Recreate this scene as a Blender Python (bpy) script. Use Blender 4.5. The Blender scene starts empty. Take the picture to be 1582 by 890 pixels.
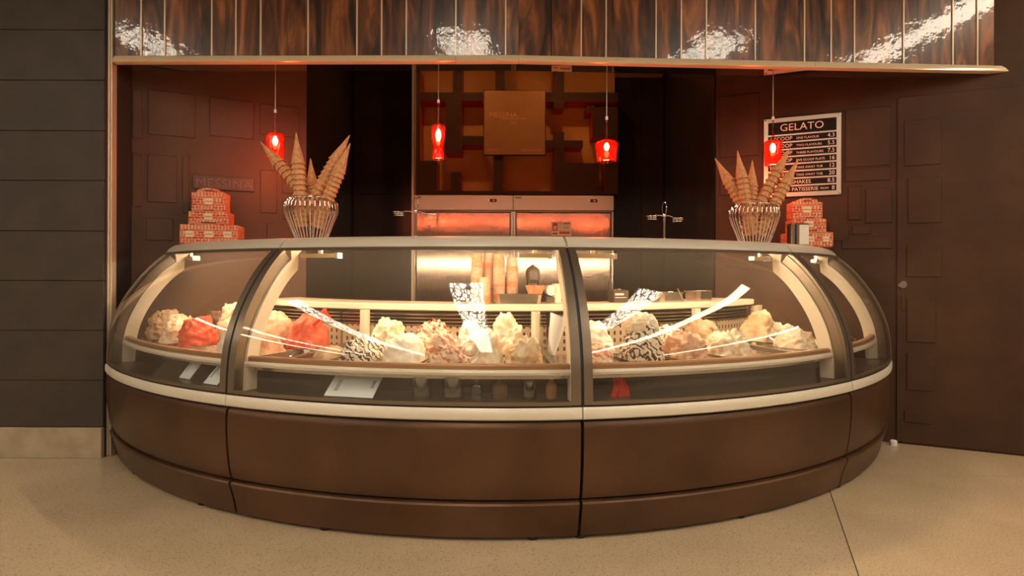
import bpy, bmesh, math, random
from mathutils import Vector, noise

random.seed(7)
sc = bpy.context.scene
C = sc.collection
PI = math.pi
S = 1.15                      # eye height in metres; layout below is in eye heights (z relative to the eye)
F, YH, CX = 896.4, 421.6, 791.0
ROLL = 0.00336
X0, Z0 = -0.0772, 4.797       # centre of the curved display case

# ------------------------------------------------------------------ camera
cam = bpy.data.cameras.new('camera'); cam_o = bpy.data.objects.new('camera', cam); C.objects.link(cam_o)
cam.sensor_width = 36.0; cam.lens = F / 1582.0 * 36.0
cam.shift_y = -(445.0 - YH) / 1582.0
cam_o.location = (0, 0, S); cam_o.rotation_euler = (PI / 2, -ROLL, 0)
cam.clip_start = 0.05
sc.camera = cam_o

# ------------------------------------------------------------------ world, exposure
w = bpy.data.worlds.new('mall'); sc.world = w; w.use_nodes = True
w.node_tree.nodes['Background'].inputs[0].default_value = (1.0, 0.66, 0.38, 1)
w.node_tree.nodes['Background'].inputs[1].default_value = 0.26
sc.view_settings.view_transform = 'Standard'; sc.view_settings.look = 'None'
sc.view_settings.gamma = 1.0; sc.view_settings.use_curve_mapping = False
sc.view_settings.exposure = -0.38

MALL_LAMP = 11.0               # radiance of the mall's linear ceiling lamps
TUBE = 130.0                   # radiance of the tubes inside the case

# ------------------------------------------------------------------ helpers
def V(x, d, z): return Vector((x * S, d * S, (z + 1) * S))

def at(px, py, d):
    """photo pixel -> point at depth d (eye heights)"""
    u0, v0 = px - CX, py - YH
    u = u0 * math.cos(ROLL) + v0 * math.sin(ROLL); v = -u0 * math.sin(ROLL) + v0 * math.cos(ROLL)
    return (u / F * d, d, -v / F * d)

def on_ring(px, r):
    u = (px - CX) / F
    a = u * u + 1; b = -2 * (u * X0 + Z0); c = X0 * X0 + Z0 * Z0 - r * r
    q = b * b - 4 * a * c
    d = (-b - math.sqrt(max(q, 0))) / (2 * a)
    x = u * d
    return math.atan2(x - X0, Z0 - d), d

def on_wall(px, py, o, ang):
    """photo pixel -> (s, z) in a vertical wall through o=(x,d) whose x axis is turned by ang"""
    x, d, z = at(px, py, 1.0)
    ca, sa = math.cos(ang), math.sin(ang)
    # t*(x,1) = o + s*(ca,sa)
    det = x * (-sa) - 1 * (-ca)
    t = (o[0] * (-sa) - o[1] * (-ca)) / det
    s = (t * x - o[0]) * ca + (t - o[1]) * sa
    return s, t * z

class MB:
    def __init__(s): s.v = []; s.f = []; s.m = []
    def face(s, idx, m=0): s.f.append(tuple(idx)); s.m.append(m)
    def box(s, x0, x1, y0, y1, z0, z1, m=0, mside=None):
        b = len(s.v)
        s.v += [(x0,y0,z0),(x1,y0,z0),(x1,y1,z0),(x0,y1,z0),(x0,y0,z1),(x1,y0,z1),(x1,y1,z1),(x0,y1,z1)]
        ms = m if mside is None else mside
        for q, mm in (((0,1,5,4),m),((1,2,6,5),ms),((2,3,7,6),ms),((3,0,4,7),ms),((4,5,6,7),ms),((3,2,1,0),ms)):
            s.face([b+i for i in q], mm)
    def bbox(s, x0, x1, y0, y1, z0, z1, c=0.004, m=0):
        """box with chamfered vertical and top/bottom edges"""
        b = len(s.v)
        def loop(z, k):
            s.v += [(x0+c+k*0,y0+k,z),(x1-c,y0+k,z),(x1-k,y0+c,z),(x1-k,y1-c,z),(x1-c,y1-k,z),(x0+c,y1-k,z),(x0+k,y1-c,z),(x0+k,y0+c,z)]
        loop(z0, c); loop(z0+c, 0); loop(z1-c, 0); loop(z1, c)
        for l in range(3):
            for i in range(8):
                j = (i+1) % 8
                s.face([b+8*l+i, b+8*l+j, b+8*l+8+j, b+8*l+8+i], m)
        s.face([b+i for i in range(7,-1,-1)], m); s.face([b+24+i for i in range(8)], m)
    def tube(s, pts, r, n=8, cap=True, closed=False, m=0):
        pts = [Vector(p) for p in pts]; b = len(s.v); N = len(pts)
        rs = r if isinstance(r, (list, tuple)) else [r]*N
        up = None
        for i, p in enumerate(pts):
            a = pts[(i-1) % N] if (i or closed) else p
            c = pts[(i+1) % N] if (i < N-1 or closed) else p
            t = (c-a).normalized()
            if up is None:
                up = t.orthogonal().normalized()
            else:
                up = (up - t*up.dot(t)); up = up.normalized() if up.length > 1e-6 else t.orthogonal().normalized()
            sd = t.cross(up)
            for k in range(n):
                q = p + (up*math.cos(2*PI*k/n) + sd*math.sin(2*PI*k/n))*rs[i]
                s.v.append(tuple(q))
        L = N if closed else N-1
        for i in range(L):
            j = (i+1) % N
            for k in range(n):
                l = (k+1) % n
                s.face([b+i*n+k, b+i*n+l, b+j*n+l, b+j*n+k], m)
        if cap and not closed:
            s.face([b+k for k in range(n-1,-1,-1)], m); s.face([b+(N-1)*n+k for k in range(n)], m)
    def lathe(s, prof, n=24, cx=0, cy=0, cz=0, m=0, cap0=True, cap1=True):
        b = len(s.v)
        for r, z in prof:
            for k in range(n):
                s.v.append((cx+r*math.cos(2*PI*k/n), cy+r*math.sin(2*PI*k/n), cz+z))
        for i in range(len(prof)-1):
            for k in range(n):
                l = (k+1) % n
                s.face([b+i*n+k, b+i*n+l, b+(i+1)*n+l, b+(i+1)*n+k], m)
        if cap0: s.face([b+k for k in range(n-1,-1,-1)], m)
        if cap1: s.face([b+(len(prof)-1)*n+k for k in range(n)], m)
    def arc(s, prof, t0, t1, n=None, m=0, closed=True):
        """sweep profile [(r,z)] (eye heights) around the case centre; local metres"""
        if n is None: n = max(1, int(abs(t1-t0)/0.022)+1)
        b = len(s.v); K = len(prof)
        for i in range(n+1):
            t = t0 + (t1-t0)*i/n
            for r, z in prof:
                s.v.append((r*S*math.sin(t), -r*S*math.cos(t), (z+1)*S))
        for i in range(n):
            for k in range(K if closed else K-1):
                l = (k+1) % K
                s.face([b+i*K+k, b+i*K+l, b+(i+1)*K+l, b+(i+1)*K+k], m)
        if closed:
            s.face([b+k for k in range(K-1,-1,-1)], m); s.face([b+n*K+k for k in range(K)], m)
    def prism(s, poly, z0, z1, m=0):
        b = len(s.v); n = len(poly)
        s.v += [(x, y, z0) for x, y in poly] + [(x, y, z1) for x, y in poly]
        for i in range(n):
            j = (i+1) % n; s.face([b+i, b+j, b+n+j, b+n+i], m)
        s.face([b+i for i in range(n-1,-1,-1)], m); s.face([b+n+i for i in range(n)], m)
    def mesh(s, name, mats, smooth=None):
        me = bpy.data.meshes.new(name); me.from_pydata([tuple(p) for p in s.v], [], s.f)
        for m in (mats if isinstance(mats, (list, tuple)) else [mats]): me.materials.append(m)
        me.polygons.foreach_set('material_index', s.m)
        bm = bmesh.new(); bm.from_mesh(me); bmesh.ops.recalc_face_normals(bm, faces=bm.faces); bm.to_mesh(me); bm.free()
        if smooth is not None:
            for p in me.polygons: p.use_smooth = True
            me.set_sharp_from_angle(angle=math.radians(smooth))
        me.update(); return me
    def build(s, name, mats, parent=None, smooth=None, loc=None):
        return link(name, s.mesh(name, mats, smooth), parent, loc)

def link(name, me, parent=None, loc=None, rz=0):
    o = bpy.data.objects.new(name, me); C.objects.link(o)
    if parent: o.parent = parent
    if loc is not None: o.location = loc
    if rz: o.rotation_euler = (0, 0, rz)
    return o

def thing(name, label, cat, loc, rz=0, group=None):
    o = link(name, None, None, loc, rz); o.empty_display_size = 0.05
    tag(o, label, cat, group); return o

def tag(o, label, cat, group=None):
    o['label'] = label; o['category'] = cat
    if group: o['group'] = group
    return o

def struct(o, label=None, cat=None):
    o['kind'] = 'structure'
    if label: o['label'] = label
    if cat: o['category'] = cat
    return o

def copy_tree(o, parent=None):
    c = o.copy(); C.objects.link(c); c.parent = parent
    for ch in list(o.children): copy_tree(ch, c)
    return c

def text_mesh(body, size, depth, mat, align='LEFT', sx=1.0, space=1.0):
    cu = bpy.data.curves.new('txt', 'FONT'); cu.body = body; cu.size = size; cu.extrude = depth
    cu.align_x = align; cu.space_character = space; cu.resolution_u = 3
    o = bpy.data.objects.new('txt', cu); C.objects.link(o)
    dg = bpy.context.evaluated_depsgraph_get()
    me = bpy.data.meshes.new_from_object(o.evaluated_get(dg))
    bpy.data.objects.remove(o)
    for v in me.vertices:                    # stand it up: x right, z up, facing -y
        x, y, z = v.co; v.co = (x*sx, -z, y)
    me.materials.clear(); me.materials.append(mat)
    return me

# ------------------------------------------------------------------ materials
def nodes(name):
    m = bpy.data.materials.new(name); m.use_nodes = True
    nt = m.node_tree; b = nt.nodes['Principled BSDF']
    return m, nt, b

def mat(name, col, rough=0.5, metal=0.0, var=0.0, scale=8.0, bump=0.0, bscale=60.0, coat=0.0, stretch=(1,1,1), spec=None, em=None, ems=0.0, col2=None, emt=False):
    m, nt, b = nodes(name)
    b.inputs['Roughness'].default_value = rough; b.inputs['Metallic'].default_value = metal
    b.inputs['Base Color'].default_value = (*col, 1)
    if coat: b.inputs['Coat Weight'].default_value = coat; b.inputs['Coat Roughness'].default_value = 0.06
    if spec is not None: b.inputs['Specular IOR Level'].default_value = spec
    if em: b.inputs['Emission Color'].default_value = (*em, 1); b.inputs['Emission Strength'].default_value = ems
    if var or bump or col2:
        tc = nt.nodes.new('ShaderNodeTexCoord'); mp = nt.nodes.new('ShaderNodeMapping'); mp.inputs['Scale'].default_value = stretch
        nt.links.new(tc.outputs['Object'], mp.inputs[0])
    if var or col2:
        nz = nt.nodes.new('ShaderNodeTexNoise'); nz.inputs['Scale'].default_value = scale; nz.inputs['Detail'].default_value = 5
        rp = nt.nodes.new('ShaderNodeValToRGB')
        c2 = col2 or tuple(min(1, c*(1+var)) for c in col); c1 = col if col2 else tuple(c*(1-var) for c in col)
        rp.color_ramp.elements[0].position = 0.35; rp.color_ramp.elements[1].position = 0.66
        rp.color_ramp.elements[0].color = (*c1, 1); rp.color_ramp.elements[1].color = (*c2, 1)
        nt.links.new(mp.outputs[0], nz.inputs['Vector']); nt.links.new(nz.outputs[0], rp.inputs[0]); nt.links.new(rp.outputs[0], b.inputs['Base Color'])
    if bump:
        nb = nt.nodes.new('ShaderNodeTexNoise'); nb.inputs['Scale'].default_value = bscale; nb.inputs['Detail'].default_value = 4
        bp = nt.nodes.new('ShaderNodeBump'); bp.inputs['Strength'].default_value = bump; bp.inputs['Distance'].default_value = 0.01
        nt.links.new(mp.outputs[0], nb.inputs['Vector']); nt.links.new(nb.outputs[0], bp.inputs['Height']); nt.links.new(bp.outputs[0], b.inputs['Normal'])
    return m

def emit(name, col, strength):
    m = bpy.data.materials.new(name); m.use_nodes = True; nt = m.node_tree; nt.nodes.clear()
    e = nt.nodes.new('ShaderNodeEmission'); e.inputs[0].default_value = (*col, 1); e.inputs[1].default_value = strength
    o = nt.nodes.new('ShaderNodeOutputMaterial'); nt.links.new(e.outputs[0], o.inputs[0]); return m

def thin_glass(name, tint=(1,1,1), f0=0.035, rough=0.0, haze=0.0, hazecol=(0.8,0.7,0.6)):
    """thin pane: Schlick mirror reflection over plain transmission, the same from both sides"""
    m = bpy.data.materials.new(name); m.use_nodes = True; nt = m.node_tree; nt.nodes.clear()
    t = nt.nodes.new('ShaderNodeBsdfTransparent'); t.inputs[0].default_value = (*tint, 1)
    g = nt.nodes.new('ShaderNodeBsdfGlossy'); g.inputs['Roughness'].default_value = rough
    lw_ = nt.nodes.new('ShaderNodeLayerWeight'); lw_.inputs[0].default_value = 0.5
    pw = nt.nodes.new('ShaderNodeMath'); pw.operation = 'POWER'; pw.inputs[1].default_value = 5.0
    ma = nt.nodes.new('ShaderNodeMath'); ma.operation = 'MULTIPLY_ADD'; ma.inputs[1].default_value = 1-f0; ma.inputs[2].default_value = f0
    mx = nt.nodes.new('ShaderNodeMixShader'); o = nt.nodes.new('ShaderNodeOutputMaterial')
    nt.links.new(lw_.outputs['Facing'], pw.inputs[0]); nt.links.new(pw.outputs[0], ma.inputs[0]); nt.links.new(ma.outputs[0], mx.inputs[0]); nt.links.new(g.outputs[0], mx.inputs[2])
    if haze:
        d = nt.nodes.new('ShaderNodeBsdfTranslucent'); d.inputs[0].default_value = (*hazecol, 1)
        m2 = nt.nodes.new('ShaderNodeMixShader'); m2.inputs[0].default_value = haze
        nt.links.new(t.outputs[0], m2.inputs[1]); nt.links.new(d.outputs[0], m2.inputs[2]); nt.links.new(m2.outputs[0], mx.inputs[1])
    else:
        nt.links.new(t.outputs[0], mx.inputs[1])
    nt.links.new(mx.outputs[0], o.inputs[0]); return m

M = {}
M['bronze'] = mat('bronze_lacquer', (0.098,0.046,0.021), 0.38, 0.40, var=0.28, scale=2.2, bump=0.02, bscale=40)
M['belt'] = mat('pale_aluminium', (0.74,0.66,0.52), 0.38, 0.1)
M['toptrim'] = mat('satin_aluminium', (0.62,0.55,0.44), 0.38, 0.15)
M['frame'] = mat('brown_aluminium', (0.28,0.22,0.16), 0.32, 0.8)
M['cream'] = mat('cream_enamel', (0.80,0.68,0.50), 0.4)
M['black'] = mat('black_rubber', (0.012,0.010,0.009), 0.55)
M['dark'] = mat('dark_cavity', (0.035,0.025,0.018), 0.5)
M['innerdark'] = mat('brown_inner_lining', (0.10,0.072,0.05), 0.3, 0.3)
M['steel'] = mat('stainless_steel', (0.62,0.56,0.48), 0.24, 1.0)
M['steelwarm'] = mat('brushed_stainless', (0.60,0.50,0.42), 0.25, 0.9, stretch=(1,1,40), bump=0.01, bscale=8)
M['chrome'] = mat('chrome', (0.80,0.74,0.66), 0.06, 1.0)
M['band'] = mat('polished_brass_steel', (0.90,0.70,0.46), 0.14, 0.25)
M['divider'] = mat('pale_metal_divider', (0.78,0.62,0.44), 0.3, 0.15)
M['mirror'] = mat('mirror_soffit', (0.62,0.50,0.40), 0.03, 1.0)
M['copperlip'] = mat('copper_lip', (0.45,0.24,0.12), 0.3, 0.7)
M['pillar'] = mat('dark_wall_tile', (0.052,0.036,0.025), 0.6, var=0.15, scale=5, bump=0.05, bscale=50)
M['pillar_joint'] = mat('dark_grout', (0.03,0.022,0.017), 0.8)
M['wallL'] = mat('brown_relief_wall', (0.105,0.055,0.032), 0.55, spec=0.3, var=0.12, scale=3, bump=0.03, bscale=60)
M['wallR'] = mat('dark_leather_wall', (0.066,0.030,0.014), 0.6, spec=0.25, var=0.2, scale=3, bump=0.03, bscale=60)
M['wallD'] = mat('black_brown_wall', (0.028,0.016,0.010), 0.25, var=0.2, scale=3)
M['skirt'] = mat('limestone_skirting', (0.42,0.33,0.22), 0.35, var=0.12, scale=9)
M['tan'] = mat('gold_tan_backing', (0.46,0.20,0.05), 0.6, spec=0.2, var=0.1, scale=3)
M['lat'] = mat('brown_lattice_face', (0.050,0.018,0.008), 0.7, spec=0.15)
M['latred'] = mat('red_lattice_side', (0.36,0.012,0.004), 0.45)
M['white'] = mat('white_plastic', (0.85,0.82,0.76), 0.4)
M['paper'] = mat('white_paper', (0.86,0.93,0.92), 0.6)
M['napkin'] = mat('paper_napkin', (0.85,0.78,0.66), 0.8)
M['red'] = mat('red_plastic', (0.75,0.05,0.02), 0.35)
M['waffle'] = mat('waffle_cone', (0.66,0.30,0.125), 0.75, var=0.22, scale=70, bump=0.25, bscale=160)
M['sign'] = mat('copper_sign', (0.34,0.15,0.055), 0.30, 0.25, var=0.08, scale=3)
M['signtxt'] = mat('copper_letters', (0.58,0.24,0.11), 0.4, 0.1)
M['menublack'] = mat('black_acrylic', (0.012,0.008,0.006), 0.55, spec=0.15)
M['menusteel'] = mat('menu_steel', (0.60,0.50,0.40), 0.35, 0.7)
M['menutxt'] = mat('white_print', (0.80,0.68,0.55), 0.6)
M['cup'] = mat('kraft_cup', (0.55,0.30,0.18), 0.7, col2=(0.66,0.44,0.28), scale=60)
M['cupred'] = mat('red_paper_cup', (0.62,0.20,0.08), 0.7, col2=(0.70,0.33,0.17), scale=60)
M['cord'] = mat('white_cord', (0.50,0.45,0.40), 0.5)
M['jarbrown'] = mat('brown_plastic_lid', (0.10,0.06,0.04), 0.4)
M['glass'] = thin_glass('display_glass', (0.985,0.985,0.98), 0.045, haze=0.022, hazecol=(1.0,0.86,0.68))
M['acrylic'] = thin_glass('clear_acrylic', (0.97,0.97,0.96), 0.03)
M['tumbler'] = thin_glass('clear_tumbler_glass', (0.80,0.82,0.80), 0.22)
M['redglass'] = thin_glass('red_lamp_glass', (1.0,0.42,0.30), 0.04, 0.02, haze=0.05, hazecol=(0.9,0.06,0.03))
M['bulb'] = emit('lamp_bulb', (1.0,0.60,0.32), 90.0)
M['tube'] = emit('case_tube', (1.0,0.78,0.52), TUBE)
M['lamp'] = emit('linear_lamp', (1.0,0.84,0.63), MALL_LAMP*2.0)
M['digit'] = emit('red_digits', (1.0,0.08,0.02), 2.0)

def crystal_lamp():
    m = bpy.data.materials.new('crystal_lamp'); m.use_nodes = True; nt = m.node_tree; nt.nodes.clear()
    tc0 = nt.nodes.new('ShaderNodeTexCoord'); tc = nt.nodes.new('ShaderNodeMapping'); tc.inputs['Scale'].default_value = (1,0.38,1); nt.links.new(tc0.outputs['Object'], tc.inputs[0]); nz = nt.nodes.new('ShaderNodeTexNoise'); nz.inputs['Scale'].default_value = 5
    mix = nt.nodes.new('ShaderNodeMix'); mix.data_type = 'VECTOR'; mix.inputs[0].default_value = 0.12
    vo = nt.nodes.new('ShaderNodeTexVoronoi'); vo.feature = 'DISTANCE_TO_EDGE'; vo.inputs['Scale'].default_value = 18
    rp = nt.nodes.new('ShaderNodeValToRGB'); rp.color_ramp.elements[0].position = 0.07; rp.color_ramp.elements[1].position = 0.20
    rp.color_ramp.elements[0].color = (0.03,0.03,0.03,1); rp.color_ramp.elements[1].color = (1,0.86,0.66,1)
    e = nt.nodes.new('ShaderNodeEmission'); e.inputs[1].default_value = MALL_LAMP*3.2
    o = nt.nodes.new('ShaderNodeOutputMaterial')
    nt.links.new(tc.outputs[0], nz.inputs['Vector']); nt.links.new(tc.outputs[0], mix.inputs[4]); nt.links.new(nz.outputs[1], mix.inputs[5])
    nt.links.new(mix.outputs[1], vo.inputs['Vector']); nt.links.new(vo.outputs[0], rp.inputs[0]); nt.links.new(rp.outputs[0], e.inputs[0]); nt.links.new(e.outputs[0], o.inputs[0])
    return m
M['crystal'] = crystal_lamp()

def wood():
    m, nt, b = nodes('lacquered_veneer')
    tc = nt.nodes.new('ShaderNodeTexCoord'); oi = nt.nodes.new('ShaderNodeObjectInfo')
    ad = nt.nodes.new('ShaderNodeVectorMath'); ad.operation = 'ADD'
    ml = nt.nodes.new('ShaderNodeMath'); ml.operation = 'MULTIPLY'; ml.inputs[1].default_value = 37.0
    nt.links.new(oi.outputs['Random'], ml.inputs[0]); nt.links.new(tc.outputs['Object'], ad.inputs[0]); nt.links.new(ml.outputs[0], ad.inputs[1])
    mp = nt.nodes.new('ShaderNodeMapping'); mp.inputs['Scale'].default_value = (1,1,0.16); nt.links.new(ad.outputs[0], mp.inputs[0])
    nz = nt.nodes.new('ShaderNodeTexNoise'); nz.inputs['Scale'].default_value = 11; nz.inputs['Detail'].default_value = 7; nz.inputs['Distortion'].default_value = 1.2
    rp = nt.nodes.new('ShaderNodeValToRGB'); e = rp.color_ramp.elements
    e[0].position = 0.36; e[0].color = (0.022,0.011,0.007,1); e[1].position = 0.72; e[1].color = (0.46,0.16,0.045,1)
    x = e.new(0.52); x.color = (0.14,0.048,0.017,1)
    nt.links.new(mp.outputs[0], nz.inputs['Vector']); nt.links.new(nz.outputs[0], rp.inputs[0]); nt.links.new(rp.outputs[0], b.inputs['Base Color'])
    b.inputs['Roughness'].default_value = 0.35; b.inputs['Coat Weight'].default_value = 1.0; b.inputs['Coat Roughness'].default_value = 0.04
    nb = nt.nodes.new('ShaderNodeTexNoise'); nb.inputs['Scale'].default_value = 16; nb.inputs['Detail'].default_value = 3
    bp = nt.nodes.new('ShaderNodeBump'); bp.inputs['Strength'].default_value = 0.10; bp.inputs['Distance'].default_value = 0.02
    nt.links.new(ad.outputs[0], nb.inputs['Vector']); nt.links.new(nb.outputs[0], bp.inputs['Height'])
    nt.links.new(bp.outputs[0], b.inputs['Coat Normal'])
    return m
M['wood'] = wood()

def terrazzo(name, base, spk):
    m, nt, b = nodes(name)
    tc = nt.nodes.new('ShaderNodeTexCoord')
    nz = nt.nodes.new('ShaderNodeTexNoise'); nz.inputs['Scale'].default_value = 2.0; nz.inputs['Detail'].default_value = 6
    rp = nt.nodes.new('ShaderNodeValToRGB'); e = rp.color_ramp.elements
    e[0].position = 0.3; e[1].position = 0.7
    e[0].color = tuple(c*0.90 for c in base)+(1,); e[1].color = tuple(min(1,c*1.08) for c in base)+(1,)
    vo = nt.nodes.new('ShaderNodeTexVoronoi'); vo.inputs['Scale'].default_value = 55
    r2 = nt.nodes.new('ShaderNodeValToRGB'); r2.color_ramp.elements[0].position = 0.10; r2.color_ramp.elements[1].position = 0.32
    r2.color_ramp.elements[0].color = tuple(spk)+(1,); r2.color_ramp.elements[1].color = (1,1,1,1)
    n2 = nt.nodes.new('ShaderNodeTexNoise'); n2.inputs['Scale'].default_value = 130; n2.inputs['Detail'].default_value = 3
    r3 = nt.nodes.new('ShaderNodeValToRGB'); r3.color_ramp.elements[0].position = 0.35; r3.color_ramp.elements[1].position = 0.6
    r3.color_ramp.elements[0].color = (0.80,0.77,0.74,1); r3.color_ramp.elements[1].color = (1,1,1,1)
    m1 = nt.nodes.new('ShaderNodeMix'); m1.data_type = 'RGBA'; m1.blend_type = 'MULTIPLY'; m1.inputs[0].default_value = 1
    m2 = nt.nodes.new('ShaderNodeMix'); m2.data_type = 'RGBA'; m2.blend_type = 'MULTIPLY'; m2.inputs[0].default_value = 1
    for n in (nz, vo, n2): nt.links.new(tc.outputs['Object'], n.inputs['Vector'])
    nt.links.new(nz.outputs[0], rp.inputs[0]); nt.links.new(vo.outputs['Distance'], r2.inputs[0]); nt.links.new(n2.outputs[0], r3.inputs[0])
    nt.links.new(rp.outputs[0], m1.inputs[6]); nt.links.new(r2.outputs[0], m1.inputs[7]); nt.links.new(m1.outputs[2], m2.inputs[6]); nt.links.new(r3.outputs[0], m2.inputs[7])
    nt.links.new(m2.outputs[2], b.inputs['Base Color']); b.inputs['Roughness'].default_value = 0.22
    return m
M['floor'] = terrazzo('terrazzo', (0.54,0.41,0.265), (0.74,0.68,0.60))
M['floor2'] = terrazzo('smooth_terrazzo', (0.56,0.42,0.27), (0.86,0.82,0.76))

def weave():
    """red and cream basket-weave print of the take-away boxes"""
    m, nt, b = nodes('red_cream_print')
    tc = nt.nodes.new('ShaderNodeTexCoord')
    sep = nt.nodes.new('ShaderNodeSeparateXYZ'); cmb = nt.nodes.new('ShaderNodeCombineXYZ'); add = nt.nodes.new('ShaderNodeMath'); add.operation = 'ADD'
    nt.links.new(tc.outputs['Object'], sep.inputs[0]); nt.links.new(sep.outputs[0], add.inputs[0]); nt.links.new(sep.outputs[1], add.inputs[1])
    nt.links.new(add.outputs[0], cmb.inputs[0]); nt.links.new(sep.outputs[2], cmb.inputs[1])
    br = nt.nodes.new('ShaderNodeTexBrick'); br.inputs['Scale'].default_value = 17; br.offset = 0.5; br.inputs['Mortar Size'].default_value = 0.07
    br.inputs['Brick Width'].default_value = 0.62; br.inputs['Row Height'].default_value = 0.30; br.inputs['Bias'].default_value = 0.0
    br.inputs['Color1'].default_value = (0.70,0.02,0.012,1); br.inputs['Color2'].default_value = (0.80,0.55,0.34,1); br.inputs['Mortar'].default_value = (0.82,0.55,0.33,1)
    ck = nt.nodes.new('ShaderNodeTexBrick'); ck.inputs['Scale'].default_value = 17; ck.offset = 0.5; ck.inputs['Brick Width'].default_value = 0.34; ck.inputs['Row Height'].default_value = 0.8; ck.inputs['Mortar Size'].default_value = 0.10
    ck.inputs['Color1'].default_value = (1,1,1,1); ck.inputs['Color2'].default_value = (0.85,0.28,0.16,1); ck.inputs['Mortar'].default_value = (0.60,0.22,0.10,1)
    mx = nt.nodes.new('ShaderNodeMix'); mx.data_type = 'RGBA'; mx.blend_type = 'MULTIPLY'; mx.inputs[0].default_value = 0.75
    nt.links.new(cmb.outputs[0], br.inputs['Vector']); nt.links.new(cmb.outputs[0], ck.inputs['Vector'])
    nt.links.new(br.outputs[0], mx.inputs[6]); nt.links.new(ck.outputs[0], mx.inputs[7]); nt.links.new(mx.outputs[2], b.inputs['Base Color'])
    b.inputs['Roughness'].default_value = 0.5
    return m
M['weave'] = weave()

def perforated():
    m, nt, b = nodes('perforated_sheet')
    tc = nt.nodes.new('ShaderNodeTexCoord'); sep = nt.nodes.new('ShaderNodeSeparateXYZ'); at2 = nt.nodes.new('ShaderNodeMath'); at2.operation = 'ARCTAN2'
    nt.links.new(tc.outputs['Object'], sep.inputs[0]); nt.links.new(sep.outputs[0], at2.inputs[0]); nt.links.new(sep.outputs[1], at2.inputs[1])
    def wave(src, mul, lo):
        k = nt.nodes.new('ShaderNodeMath'); k.operation = 'MULTIPLY'; k.inputs[1].default_value = mul; nt.links.new(src, k.inputs[0])
        s_ = nt.nodes.new('ShaderNodeMath'); s_.operation = 'SINE'; nt.links.new(k.outputs[0], s_.inputs[0])
        g = nt.nodes.new('ShaderNodeMath'); g.operation = 'GREATER_THAN'; g.inputs[1].default_value = lo; nt.links.new(s_.outputs[0], g.inputs[0]); return g
    a = wave(at2.outputs[0], 2*PI/0.0165, 0.5); z = wave(sep.outputs[2], 2*PI/0.042, -0.1)
    mu = nt.nodes.new('ShaderNodeMath'); mu.operation = 'MULTIPLY'; nt.links.new(a.outputs[0], mu.inputs[0]); nt.links.new(z.outputs[0], mu.inputs[1])
    mx = nt.nodes.new('ShaderNodeMix'); mx.data_type = 'RGBA'; nt.links.new(mu.outputs[0], mx.inputs[0])
    mx.inputs[6].default_value = (0.50,0.38,0.26,1); mx.inputs[7].default_value = (0.05,0.03,0.02,1)
    nt.links.new(mx.outputs[2], b.inputs['Base Color']); b.inputs['Metallic'].default_value = 0.4; b.inputs['Roughness'].default_value = 0.35
    return m
M['perf'] = perforated()

def gelato(name, c1, c2, scale=14, stripes=None, sw=0.5, bump=0.35):
    m, nt, b = nodes(name)
    tc = nt.nodes.new('ShaderNodeTexCoord')
    nz = nt.nodes.new('ShaderNodeTexNoise'); nz.inputs['Scale'].default_value = scale; nz.inputs['Detail'].default_value = 5
    rp = nt.nodes.new('ShaderNodeValToRGB'); rp.color_ramp.elements[0].position = 0.4; rp.color_ramp.elements[1].position = 0.62
    rp.color_ramp.elements[0].color = (*c1, 1); rp.color_ramp.elements[1].color = (*c2, 1)
    nt.links.new(tc.outputs['Object'], nz.inputs['Vector']); nt.links.new(nz.outputs[0], rp.inputs[0])
    out = rp.outputs[0]
    if stripes:
        wv = nt.nodes.new('ShaderNodeTexWave'); wv.inputs['Scale'].default_value = stripes[1]; wv.inputs['Distortion'].default_value = 9; wv.inputs['Detail'].default_value = 3; wv.inputs['Detail Scale'].default_value = 2.2
        wv.bands_direction = 'DIAGONAL'
        r2 = nt.nodes.new('ShaderNodeValToRGB'); r2.color_ramp.elements[0].position = sw; r2.color_ramp.elements[1].position = sw+0.12
        mx = nt.nodes.new('ShaderNodeMix'); mx.data_type = 'RGBA'; nt.links.new(tc.outputs['Object'], wv.inputs['Vector'])
        nt.links.new(wv.outputs[1], r2.inputs[0]); nt.links.new(r2.outputs[0], mx.inputs[0]); nt.links.new(out, mx.inputs[6]); mx.inputs[7].default_value = (*stripes[0], 1)
        out = mx.outputs[2]
    nt.links.new(out, b.inputs['Base Color']); b.inputs['Roughness'].default_value = 0.5
    nb = nt.nodes.new('ShaderNodeTexNoise'); nb.inputs['Scale'].default_value = 35; nb.inputs['Detail'].default_value = 5
    bp = nt.nodes.new('ShaderNodeBump'); bp.inputs['Strength'].default_value = bump; bp.inputs['Distance'].default_value = 0.012
    nt.links.new(tc.outputs['Object'], nb.inputs['Vector']); nt.links.new(nb.outputs[0], bp.inputs['Height']); nt.links.new(bp.outputs[0], b.inputs['Normal'])
    return m
CH = (0.05,0.022,0.012)
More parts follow.
